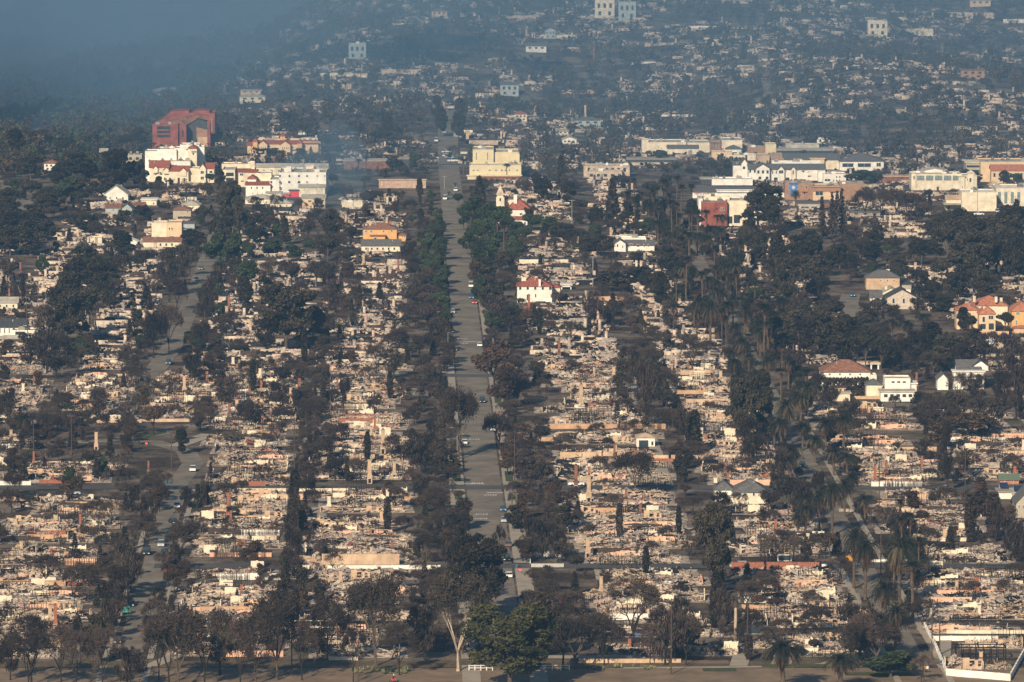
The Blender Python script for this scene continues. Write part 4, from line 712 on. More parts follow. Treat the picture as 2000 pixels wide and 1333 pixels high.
tm = text_mesh("GELSON'S", 2.2, 'red_paint', 'sign_letters', .05); p = P(1450, 388); link('sign_letters', tm, gs, ((1376-1450)/S(p), -.2, (388-380)/S(p)+.1)).rotation_euler = (R(90), 0, 0)
B('shop', 'red and cream two part store behind fan palms', 1420, 443, [(1370, 1420, 396, None, 0, 20, 'red_paint', 'flat', 'roof_light', 0), (1420, 1478, 394, None, 3, 20, 'stucco_cream', 'flat', 'roof_light', 0), (1364, 1372, 390, None, 6, 22, 'stucco_white', 'flat', 'roof_light', 0), (1374, 1425, 386, 396, 12, 8, 'stucco_cream', 'flat', 'roof_light', 0)], [(1408, 409, 3, 6, 0), (1413, 409, 3, 6, 0), (1411, 420, 9, 1, 0), (1439, 428, 12, 16, 3, 'dd'), (1426, 430, 9, 14, 3, 'dd')], cat='shop')
mu = B('shop', 'brown building with tall blue mural and white flower emblem', 1610, 392, [(1533, 1588, 360, None, 4, 16, 'brown_wall', 'flat', 'roof_light', 0), (1588, 1640, 366, None, 0, 16, 'peach_wall', 'flat', 'roof_light', 0), (1586, 1642, 366, 374, -.4, 1, 'brown_wall', 'slab', 'brown_wall', 0), (1640, 1690, 362, None, 3, 20, 'brown_wall', 'flat', 'roof_light', 0), (1543, 1556, 359, 382, 3.7, .3, 'mural_blue', 'slab', 'mural_blue', 0)], [(1541, 367, 3, 8, 4), (1558, 366, 3, 5, 4), (1575, 366, 4, 5, 4), (1571, 378, 5, 5, 4), (1600, 378, 15, 8, 0), (1625, 378, 5, 4, 0)], cat='shop')
p = P(1610, 392); s_ = S(p); mb = MB(); c = Vector(((1549.5-1610)/s_+(p.x/p.y)*3.6, 3.55, (392-366.5)/s_-3.6*.09))
for i in range(8):
    a = i*math.pi/4; mb.poly([tuple(c+Vector((math.cos(a+q)*rr, 0, math.sin(a+q)*rr))) for q, rr in ((0, .2), (-.3, .7), (0, 1.0), (.3, .7))], 'paint_white')
mb.poly([tuple(c+Vector((math.cos(i*.785)*.33, -.05, math.sin(i*.785)*.33))) for i in range(8)], 'paint_white'); obj('emblem', mb, mu)
for x, y in ((1571, 375), (1625, 375)):
    mb = MB(); k = 4 if x < 1580 else 0; ax = (x-1610)/s_+(p.x/p.y)*k; z = (392-y)/s_-k*.09; mb.box(ax-1.2, ax+1.2, k-1.0, k-.05, z, z+.35, 'bright_red'); obj('awning', mb, mu)
B('shop', 'low shop with pale green fascia below the blue mural building', 1585, 412, [(1558, 1602, 398, None, 0, 12, 'roof_light', 'slab', 'roof_grey', 0), (1602, 1620, 396, None, 2, 12, 'brick_soot', 'slab', 'roof_grey', 0)], [(1572, 405, 16, 4, 0), (1590, 405, 12, 4, 0)], cat='shop')
B('shop', 'cream arcaded building with two rounded parapets and teal window bays', 1845, 372, [(1780, 1878, 342, None, 0, 16, 'stucco_cream', 'flat', 'roof_light', 0), (1878, 1908, 345, None, 0, 14, 'stucco_cream', 'flat', 'roof_light', 0), (1780, 1789, 338, None, -.5, 2, 'stucco_cream', 'hip', 'stucco_cream', 1), (1890, 1902, 338, None, -.5, 3, 'stucco_cream', 'hip', 'stucco_cream', 1.2), (1800, 1850, 334, 340, 14, 10, 'stucco_white', 'gy', 'roof_light', 1.2), (1872, 1884, 345, None, -1, 2, 'stucco_cream', 'slab', 'stucco_cream', 0)], row(1798, 1868, 5, 348, 14, 9, 0, 'dp')+[(1785, 347, 3, 7, -.5), (1895, 352, 4, 8, -.5), (1889, 351, 2, 5, 0), (1880, 366, 2, 4, -1)], cat='shop')
B('shop', 'long dark red and tan shop left of the arcaded building', 1745, 358, [(1700, 1779, 346, None, 0, 10, 'brick_soot', 'slab', 'stucco_tan', 0)], cat='shop')
B('office_building', 'tan office block with orange tiled arcade at the right edge', 1945, 360, [(1915, 2010, 318, None, 14, 24, 'peach_wall', 'flat', 'roof_light', 0), (1886, 1915, 318, None, 22, 16, 'taupe_wall', 'slab', 'stucco_cream', 0), (1936, 2010, 334, None, 4, 10, 'peach_wall', 'gx', 'tile_orange', 2.6)], row(1942, 1995, 6, 342, 5, 8, 4)+[(1900, 325, 26, 4, 22, 'dd'), (1900, 334, 26, 4, 22, 'dd')], cat='office block')
B('warehouse', 'big blank cream warehouse with side loading doors', 1905, 413, [(1878, 1946, 378, None, 0, 20, 'stucco_cream', 'flat', 'stucco_white', 0), (1946, 2030, 370, None, 20, 26, 'stucco_cream', 'flat', 'stucco_white', 0), (1848, 1882, 390, None, 6, 10, 'stucco_cream', 'gx', 'stucco_tan', 1.6)], row(1952, 1990, 4, 386, 7, 24, 20, 'p'), cat='warehouse')
gc = B('fuel_station', 'dark flat fuel station canopy on two pillars before the cream warehouse', 1875, 413, [(1845, 1906, 400, 402.5, 2, 8, 'roof_dark', 'slab', 'roof_light', 0), (1852, 1855, 402, None, 5, 1, 'roof_dark', 'slab', 'roof_dark', 0), (1885, 1888, 402, None, 5, 1, 'roof_dark', 'slab', 'roof_dark', 0)], cat='fuel station')
B('kiosk', 'small kiosk with golden pyramid roof above the warehouse', 1942, 366, [(1932, 1952, 363, None, 0, 7, 'stucco_cream', 'hip', 'stucco_tan', 2)], cat='kiosk')
B('shop', 'long low shop with brick red front above the small left street', 730, 332, [(672, 760, 316, None, 0, 16, 'brick_soot', 'slab', 'roof_light', 0), (760, 800, 312, None, 8, 14, 'roof_dark', 'slab', 'concrete', 0)], cat='shop')
B('shop', 'burned shop shell with pinkish front wall left of the main street', 770, 368, [(740, 832, 352, None, 0, 2, 'rubble_pink', 'slab', 'stucco_tan', 0), (745, 815, 380, None, -26, 2, 'rubble_pink', 'slab', 'stucco_tan', 0)], cat='shop')
B('shed', 'cream box garage in the ruins left of the main street', 688, 408, [(668, 708, 397, None, 0, 8, 'stucco_cream', 'flat', 'roof_light', 0)], cat='garage')
B('house', 'burned cream block with broken walls right of the yellow hall', 1170, 350, [(1140, 1230, 326, None, 8, 14, 'plaster_tan', 'flat', 'roof_light', 0), (1150, 1215, 336, None, 0, 8, 'plaster_tan', 'flat', 'char_brown', 0)], row(1150, 1220, 7, 332, 5, 7, 8, 'dd')+row(1155, 1210, 5, 343, 6, 5, 0, 'dd'), cat='shop')
B('house', 'cream roofless block above the main street beside the dark trees', 937, 283, [(910, 973, 274, None, 0, 3, 'plaster_tan', 'slab', 'char_brown', 0), (910, 916, 258, None, 0, 2, 'stucco_tan', 'slab', 'stucco_tan', 0)])
# houses on the right
B('house', 'grey roofed tan house above the cul de sac', 1730, 566, [(1692, 1757, 543, None, 0, 10, 'stucco_tan', 'hip', 'roof_grey', 2.8), (1758, 1780, 556, None, 3, 7, 'taupe_wall', 'slab', 'roof_dark', 0)], row(1720, 1746, 3, 548, 3, 4, 0), [(1734, 527, 6, 5, 6, 'stucco_cream')])
B('house', 'white cottage with blackened gable and two white chimneys', 1760, 604, [(1733, 1790, 582, None, 0, 12, 'ash_white', 'gy', 'roof_dark', 3.2), (1700, 1722, 582, None, 6, 8, 'stucco_white', 'gx', 'roof_grey', 2.4), (1718, 1760, 574, 590, 14, 10, 'stucco_cream', 'gy', 'roof_light', 2.2)], row(1745, 1785, 3, 588, 5, 10, 0)+row(1703, 1710, 2, 584, 3, 3, 6), [(1761, 568, 5, 9, 4, 'stucco_white'), (1774, 566, 9, 10, 6, 'stucco_white'), (1730, 560, 5, 5, 16, 'stucco_cream')])
B('villa', 'large peach villa with orange hipped roofs behind a curved garden wall', 1930, 648, [(1912, 1944, 614, None, 0, 12, 'peach_wall', 'hip', 'tile_orange', 2.6), (1868, 1912, 606, None, 8, 10, 'peach_wall', 'hip', 'tile_orange', 2), (1900, 1968, 597, None, 22, 14, 'stucco_cream', 'hip', 'tile_orange', 3.2), (1976, 2020, 608, None, 10, 14, 'amber_wall', 'hip', 'tile_orange', 3), (1980, 2020, 642, None, -6, 5, 'stucco_tan', 'hip', 'tile_orange', 1)], [(1921, 624, 6, 11, 0), (1935, 620, 10, 8, 0), (1920, 638, 10, 10, 0, 'dd'), (1936, 638, 10, 12, 0, 'dd'), (1988, 612, 8, 6, 10, 'p'), (1985, 630, 4, 10, 10, 'p')], [(1922, 600, 4, 9, 3, 'stucco_cream'), (1902, 579, 5, 10, 20, 'stucco_cream'), (1945, 580, 5, 10, 22, 'stucco_cream'), (1955, 582, 5, 7, 26, 'stucco_cream')], cat='villa')
for x0, x1, y0, y1 in [(1866, 1885, 632, 640), (1895, 1913, 645, 656), (1913, 1979, 656, 657)]:
    a, b = P(x0, y0), P(x1, y1); gwall(a, (b-a).length, 1.6, 'stucco_pink', math.atan2(b.y-a.y, b.x-a.x), 'curved pink garden wall segment below the peach villa, '+('left' if x0 < 1880 else 'middle' if x0 < 1900 else 'straight right')+' stretch')
B('house', 'grey walled modern house with white angled roof among dark trees', 1925, 692, [(1912, 1940, 672, None, 0, 12, 'ash_grey', 'slab', 'stucco_white', 0)], [(1935, 673, 5, 3, 0)])
B('house', 'white house with big dark grey roof and small white gable', 1880, 762, [(1870, 1915, 725, None, 6, 12, 'stucco_white', 'gx', 'roof_grey', 3.2), (1862, 1922, 727, None, 2, 6, 'stucco_white', 'slab', 'stucco_white', 0), (1831, 1852, 742, None, 0, 8, 'stucco_white', 'gy', 'roof_grey', 2), (1900, 1930, 716, 724, 8, 10, 'stucco_white', 'gy', 'roof_dark', 2)], row(1880, 1910, 3, 732, 4, 5, 2), [(1885, 703, 6, 4, 12, 'brick')])
B('house', 'white house with red brown hipped roof behind a tall dark hedge', 1645, 772, [(1604, 1700, 727, None, 8, 14, 'stucco_white', 'hip', 'roof_brown', 3.6), (1700, 1712, 735, None, 4, 6, 'stucco_white', 'flat', 'roof_light', 0)], row(1620, 1680, 4, 731, 4, 4, 8))
plant('hedge', P(1652, 772), 5.6, (1697-1606)/5.8, 0, 0, 'tall clipped dark hedge before the red brown roofed house')
B('arcade', 'roofless white arcade with three arches right of the red brown roof', 1700, 722, [(1676, 1718, 709, 712, 0, 3, 'stucco_white', 'slab', 'stucco_tan', 0)]+[(x, x+3, 712, None, 0, 1, 'stucco_white', 'slab', 'stucco_white', 0) for x in (1676, 1688, 1700, 1714)], cat='arcade')
B('house', 'bright white flat box house with three slit windows', 1755, 782, [(1728, 1778, 742, None, 3, 10, 'stucco_white', 'flat', 'roof_light', 0), (1720, 1786, 766, None, -4, 7, 'stucco_white', 'slab', 'roof_light', 0), (1778, 1790, 750, None, 4, 7, 'stucco_white', 'slab', 'stucco_white', 0), (1692, 1722, 752, None, 4, 8, 'stucco_cream', 'hip', 'roof_grey', 1.6)], row(1744, 1766, 3, 747, 6, 1.5, 3, 'dd')+row(1730, 1778, 5, 773, 7, 6, -4, 'dd'))
B('house', 'low white house under the dark hedge with a burned portico', 1645, 784, [(1625, 1660, 769, None, 0, 6, 'stucco_cream', 'slab', 'roof_light', 0), (1630, 1652, 757, 769, 4, 4, 'stucco_tan', 'slab', 'char_brown', 0)], row(1634, 1650, 3, 763, 3, 7, 4, 'dd'))
B('house', 'white cottage with wide grey hipped roof in the lower right ruins', 1450, 984, [(1396, 1432, 957, None, 4, 9, 'stucco_white', 'hip', 'roof_grey', 2.2), (1432, 1500, 962, None, 0, 12, 'stucco_cream', 'hip', 'roof_grey', 3.2), (1494, 1508, 961, None, 4, 6, 'ash_grey', 'slab', 'roof_dark', 0)], [(1418, 957, 3, 3, 4), (1425, 957, 3, 3, 4), (1443, 965, 7, 6, 0), (1455, 966, 8, 6, 0), (1472, 965, 5, 8, 0), (1497, 966, 4, 7, 0)], [(1397, 934, 7, 9, 8, 'stucco_cream'), (1478, 936, 4, 4, 5, 'stucco_white')])
B('garage', 'small white stucco garage with tan roof and dark doorway', 1260, 873, [(1243, 1279, 855, None, 0, 7, 'stucco_white', 'hip', 'stucco_tan', 1.1)], [(1257, 867, 18, 14, 0, 'dd'), (1274, 866, 5, 9, 0)], cat='garage')
B('house', 'white mock tudor house with dark roof at the left edge', 15, 660, [(-20, 50, 640, None, 6, 12, 'stucco_white', 'gx', 'roof_dark', 2.6), (28, 80, 648, None, 0, 10, 'stucco_white', 'flat', 'roof_light', 0), (-10, 46, 664, None, -5, 7, 'stucco_tan', 'hip', 'roof_light', 1.4)], row(0, 18, 3, 646, 2, 10, 6)+[(39, 651, 18, 6, 0, 'dd'), (27, 643, 6, 4, 6)])
B('house', 'cream cottage with pale green roof at the left edge', 12, 604, [(-14, 34, 592, None, 0, 9, 'stucco_cream', 'gx', 'roof_light', 1.8)], row(0, 26, 3, 598, 4, 6, 0))
B('house', 'house with blue solar panels on its roof at the right edge', 1985, 975, [(1950, 1978, 962, None, 0, 8, 'stucco_white', 'slab', 'concrete', 0), (1978, 2020, 964, None, -3, 10, 'stucco_white', 'slab', 'roof_light', 0)])
for x, y, ww in [(1961, 957, 17), (1990, 963, 20)]:
    p = P(x, y+14); s_ = S(p); mb = MB(); w2 = ww/s_/2; h_ = 14/s_+.6
    for i in range(3): mb.add([(-w2+2*w2*i/3+.03, 0, h_), (-w2+2*w2*(i+1)/3-.03, 0, h_), (-w2+2*w2*(i+1)/3-.03, 3, h_+1.2), (-w2+2*w2*i/3+.03, 3, h_+1.2)], [(0, 1, 2, 3)], 'solar')
    mb.box(-w2, w2, 2.9, 3.05, h_-.8, h_+1.1, 'metal_pole'); tag(obj('solar_panel', mb, None, p), 'blue solar panel array on the right edge roof, '+('left' if x < 1970 else 'right')+' one', 'solar panel')
B('house', 'small green roofed hut with bright orange red walls at the right edge', 1970, 946, [(1953, 1990, 938, None, 0, 6, 'tile_orange', 'gx', 'green_awning', 1.4)], [(1963, 940, 3, 3, 0), (1978, 940, 4, 4, 0)], cat='hut')
B('house', 'grey shingled house cut by the right edge', 2000, 1012, [(1984, 2030, 985, None, 0, 12, 'taupe_wall', 'gy', 'roof_grey', 4)], row(1990, 1998, 2, 990, 3, 8, 0))
for i in range(34):
    x, y = rnd.uniform(520, 1980), rnd.uniform(20, 285); p = P(x, y); m, c = rnd.choice([('stucco_cream', 'pale'), ('stucco_tan', 'tan'), ('plaster_tan', 'sooty tan'), ('stucco_white', 'white')]); L = rnd.uniform(10, 34); mb = MB(); mb.box(0, L, -.2, .2, -2, rnd.uniform(1.6, 3.2), m); mb.box(-.1, L+.1, -.3, .3, 3.2, 3.2001, m) if False else None
    auto(obj('retaining_wall', mb, None, p, rnd.gauss(0, .1)), c+' hillside retaining wall', 'wall', 'retaining walls on the hillside')
# charred two storey frame behind the brick wall
fr = thing('burned_house', P(1530, 1102), 'charred two storey timber house frame behind the red brick wall', 'burned house')
for z0, h_ in ((0, 3.2), (3.4, 3.0)):
    mb = MB()
    for x in np.arange(-6, 6.1, 1.0):
        for y in (0, 6): mb.tube((x, y, z0), (x+rnd.gauss(0, .08), y, z0+h_), .09, .07, 'char_black', 4)
    for y in (0, 6):
        for z in (z0+h_*.4, z0+h_): mb.box(-6, 6, y-.1, y+.1, z, z+.16, 'char_brown')
    for x in (-6, 0, 6): mb.box(x-.1, x+.1, 0, 6, z0+h_, z0+h_+.14, 'char_black')
    obj('floor_frame', mb, fr)
mb = MB(); mb.box(-1.6, 2.2, -.3, -.1, .8, 2.6, 'paint_white'); mb.box(-1.4, 2., -.35, -.3, 1., 2.4, 'glass'); obj('window', mb, fr)
fr = thing('burned_house', P(1900, 1290), 'charred timber frame standing in the bottom right ruin', 'burned house')
mb = MB()
for x in np.arange(-4, 8.1, 1.7):
    for y in (0, 5): mb.tube((x, y, 0), (x+rnd.gauss(0, .1), y, 3.2+rnd.gauss(0, .3)), .12, .1, 'char_black', 4)
for y in (0, 5): mb.box(-4, 8, y-.12, y+.12, 3., 3.25, 'char_black')
for x in (-4, 1.5, 8): mb.box(x-.12, x+.12, 0, 5, 2.95, 3.2, 'char_black')
obj('frame_posts', mb, fr)
fr = thing('pergola', P(618, 1262), 'burned white railed pergola frame behind the bottom left trees', 'pergola'); mb = MB()
for z in (2.2, 4.6, 6.2): mb.box(-6.5, 5, -.12, .12, z, z+.2, 'stucco_white')
for x in np.arange(-6.5, 5, .62): mb.tube((x, 0, 2.4), (x, 0, 4.6), .06, .06, 'ash_grey', 4)
for x in (-6.4, -2, 1, 4.9): mb.box(x-.12, x+.12, -.1, .1, 0, 6.4, 'ash_grey')
obj('railing', mb, fr)
# white front wall of the bottom right lot
for (x0, y0), (x1, y1), h, lb in [((1850, 1321), (1972, 1331), 14, 'bright white boundary wall in the bottom right corner'), ((1828, 1268), (1850, 1321), 10, 'white side wall climbing from the bottom right corner wall'), ((1806, 1226), (1828, 1268), 9, 'white upper side wall beside the palm street pavement'), ((1822, 1252), (1950, 1252), 9, 'white and sooty wall in front of the bottom right ruin'), ((1972, 1331), (2000, 1280), 12, 'shaded end wall at the bottom right corner')]:
    a, b = P(x0, y0), P(x1, y1); gwall(a, (b-a).length, h/S(a), 'stucco_white', math.atan2(b.y-a.y, b.x-a.x), lb)
fe = thing('garden_fence', P(1036, 1109), 'white picket fence around a scorched front yard by the main street', 'fence')
def pickets(mb, a, b, h):
    n = max(2, int((b-a).length/.3))
    for i in range(n+1): q = a+(b-a)*i/n; mb.box(q.x-.09, q.x+.09, q.y-.04, q.y+.04, 0, h, 'paint_white')
a, b, c, d = P(1036, 1109), P(1100, 1109), P(1096, 1088), P(1035, 1088)
for s0, s1, hh in ((a, b, 1.1), (d, c, 1.9), (a, d, 1.1)):
    mb = MB(); pickets(mb, s0-a, s1-a, hh); obj('fence_panel', mb, fe)
for x0, x1, n in [(916, 962, 4), (1046, 1112, 4)]:
    a, b = P(x0, 1311), P(x1, 1311); mb = MB(); L = b.x-a.x
    for i in range(n+1): mb.box(L*i/n-.1, L*i/n+.1, -.1, .1, 0, 1.5, 'paint_white')
    for z in (.7, 1.3): mb.box(0, L, -.05, .05, z, z+.13, 'paint_white')
    tag(obj('rail_fence', mb, None, a), 'white rail fence '+('left' if x0 < 950 else 'right')+' of the big olive tree, bottom', 'fence')
# houses standing on the hill
for x, y, w_, h, wm, rk, rm, lb in [(1181, 36, 38, 34, 'stucco_cream', 'flat', 'roof_light', 'modern white stacked house at the top edge, left of its twin'), (1225, 42, 34, 34, 'bluegrey_wall', 'flat', 'roof_light', 'modern grey stacked house at the top edge, right of its twin'),
        (1714, 74, 38, 30, 'stucco_cream', 'flat', 'roof_light', 'cream cubic house with dark window band high on the right hill'), (698, 118, 34, 30, 'bluegrey_wall', 'flat', 'roof_light', 'grey cubic house with glass corner on the hill'), (995, 190, 36, 22, 'bluegrey_wall', 'gx', 'roof_grey', 'two storey grey house with white trim on the hill'),
        (328, 190, 60, 12, 'taupe_wall', 'hip', 'roof_light', 'lone house on the dark left hillside'), (392, 100, 36, 8, 'stucco_white', 'slab', 'roof_light', 'small white roofed house high on the hazy left hill'), (493, 202, 50, 12, 'stucco_cream', 'hip', 'roof_light', 'pale house in the ruins above the red block'),
        (490, 186, 40, 7, 'peach_wall', 'slab', 'roof_light', 'narrow pale house behind the pale ruin house'), (1900, 154, 46, 16, 'brown_wall', 'slab', 'roof_brown', 'brown boxy house on the right hill'), (1017, 238, 24, 14, 'stucco_cream', 'hip', 'tile_red', 'tiny red roofed cottage above the yellow hall'),
        (1148, 250, 50, 14, 'bluegrey_wall', 'hip', 'roof_grey', 'grey pavilion roofed house with tall thin chimney'), (858, 35, 30, 12, 'peach_wall', 'hip', 'roof_brown', 'small pale house at the top centre'), (1047, 104, 40, 12, 'stucco_white', 'gx', 'roof_grey', 'white framed porch house left of the hill road'),
        (1075, 76, 20, 16, 'bluegrey_wall', 'gy', 'roof_grey', 'small grey gabled house at the top of the hill road'), (1112, 284, 28, 10, 'stucco_white', 'gy', 'roof_light', 'small white gabled house above the village ruins'), (1095, 265, 30, 8, 'stucco_cream', 'slab', 'roof_light', 'long cream low house above the village ruins'),
        (1915, 14, 40, 12, 'peach_wall', 'slab', 'roof_light', 'pale flat house at the top right edge'), (100, 335, 28, 14, 'stucco_white', 'hip', 'roof_brown', 'white cottage with red brown roof at the left'), (190, 370, 36, 12, 'stucco_cream', 'hip', 'roof_brown', 'cream cottage left of the big dark conifers'), (202, 308, 14, 10, 'stucco_white', 'gx', 'roof_light', 'tiny white house above the dark conifers'),
        (255, 325, 44, 20, 'taupe_wall', 'flat', 'roof_light', 'taupe block house left of the white stepped apartments'), (1440, 8, 60, 6, 'plaster_tan', 'slab', 'roof_light', 'low tan house at the top right of centre'), (1690, 425, 60, 10, 'ash_grey', 'slab', 'roof_grey', 'burned low shop with slumped grey roof')]:
    fl = h/2.2; B('house', lb, x, y, [(x-w_/2, x+w_/2, y-h, None, 0, 9, wm, rk, rm, 1.6)], row(x-w_*.3, x+w_*.3, 3, y-h*.72, w_*.13, h*.26, 0, 'dd')+(row(x-w_*.25, x+w_*.25, 2, y-h*.28, w_*.14, h*.22, 0, 'dd') if h > 12 else []))
NR = 0; SPOTS = []
for (u0, u1, v0, v1) in STRIPS:
    v = v0+rnd.uniform(0, 6)
    while v < v1:
        if any(abs(v-c) < 10 for c in VX[:9]) and not (u0 < -30 and abs(v-1935) < 11): v += 4; continue
        du = rnd.uniform(-1.5, 1.5); a, b = u0+du, u1+rnd.uniform(-2, 1.5); p = W((a+b)/2, v)
        if inview(p, 120) and not blocked(p) and room(p) > 1.6 and room(p+Vector((9, 5, 0))) > 1 and room(p+Vector((-9, 5, 0))) > 1 and rnd.random() < .9:
            lx = (b-a)*rnd.choice([1, 1, .9, .8, .65]); SPOTS.append((p.y, p+Vector((rnd.uniform(-1, 1)*(b-a-lx)/2, 0, 0)), lx, rnd.uniform(11, 14.5)))
        v += rnd.uniform(13.5, 16)
SPOTS.sort(key=lambda t: t[0])
for (_, p, lx, ly) in SPOTS[:280]: ruin(p, lx, ly)
EXTRA = SPOTS[280:]
for x_, y_, lx_ in [(1905, 1304, 15), (1895, 1232, 22), (1940, 1262, 14), (1440, 1215, 12), (1500, 1215, 14), (1390, 1275, 13), (1520, 1262, 16), (1600, 1250, 16)]: ruin(P(x_, y_), lx_, 8)
# walls and fences along lot edges
for (_, p, lx, ly) in SPOTS[:280]:
    t = rnd.random()
    if t < .36:
        m, c = rnd.choice(WALLCOL); L = rnd.uniform(6, 18); gwall(p+Vector((rnd.uniform(-lx/2, lx/2-L*.6), -ly/2-2.2, 0)), L, rnd.uniform(.9, 1.7), m, look=c+' stucco garden wall' if m not in ('brick',) else 'low red brick garden wall')
    for _ in range(rnd.choice([0, 0, 1, 1])):
        q = p+Vector((rnd.uniform(-lx/2-6, lx/2-6), -ly/2-3, 0)); o = link('burned_fence', rnd.choice(FENCEM), None, q, rnd.gauss(0, .03)); auto(o, 'charred picket fence', 'fence', 'burned fences')
# placed chimneys: x, ybase, height px, material
for x, y, h, m in [(446, 1016, 66, 'brick'), (451, 1030, 40, 'brick_soot'), (157, 1038, 42, 'brick'), (200, 1024, 36, 'brick'), (732, 846, 38, 'brick'), (1092, 702, 48, 'brick_soot'), (1033, 622, 56, 'brick'),
                   (1026, 634, 44, 'brick'), (1042, 640, 50, 'brick_soot'), (108, 1228, 58, 'brick'), (98, 1222, 50, 'stone'), (1582, 1176, 40, 'stone'), (447, 612, 40, 'brick'), (443, 642, 54, 'stone'), (1395, 752, 30, 'brick_soot'),
                   (1515, 1052, 46, 'brick'), (1905, 1164, 46, 'brick'), (22, 872, 40, 'stone'), (66, 908, 32, 'brick'), (188, 880, 44, 'stucco_tan'), (290, 925, 30, 'brick_soot'), (1160, 738, 26, 'stone'), (748, 888, 60, 'stone'),
                   (722, 945, 58, 'stucco_cream'), (770, 935, 42, 'stone'), (1125, 958, 60, 'brick_soot'), (1150, 985, 70, 'stone'), (1148, 1090, 50, 'stone'), (1135, 800, 60, 'stone'), (1174, 1163, 46, 'stone'), (502, 830, 38, 'brick_soot'),
                   (568, 790, 40, 'stucco_cream'), (585, 780, 50, 'brick_soot'), (360, 770, 44, 'stucco_cream'), (710, 520, 30, 'stone'), (778, 535, 34, 'brick_soot'), (18, 580, 20, 'brick'), (40, 540, 34, 'brick_soot'), (1697, 812, 24, 'stone'),
                   (1811, 1048, 30, 'brick_soot'), (1910, 1052, 30, 'stone'), (1890, 1020, 26, 'stucco_tan'), (1905, 905, 26, 'stone'), (1790, 760, 40, 'brick_soot'), (1260, 650, 40, 'stucco_tan'), (1143, 240, 42, 'stucco_cream'), (1028, 75, 22, 'stone'),
                   (1160, 122, 34, 'brick'), (1312, 215, 26, 'stone'), (1045, 232, 30, 'stone'), (1182, 230, 20, 'stucco_tan'), (975, 30, 18, 'stone'), (1005, 28, 16, 'stone'), (975, 855, 60, 'brick_soot'), (1200, 900, 40, 'brick_soot')]:
    p = P(x, y); s_ = S(p); h_ = .82*h/s_; m = {'stucco_cream': 'stucco_tan'}.get(m, m); o = thing('chimney', p, scale=(max(.6, min(.95, h_/7)),)*2+(h_/{'brick': 6.2, 'brick_soot': 5.7, 'stucco_tan': 5.2, 'stone': 4.8, 'stucco_cream': 5.4}[m],))
    link('stack', CHIM[m], o); link('firebox', FIREM, o); auto(o, 'freestanding '+CHN[m]+' chimney', 'chimney', 'freestanding chimneys')
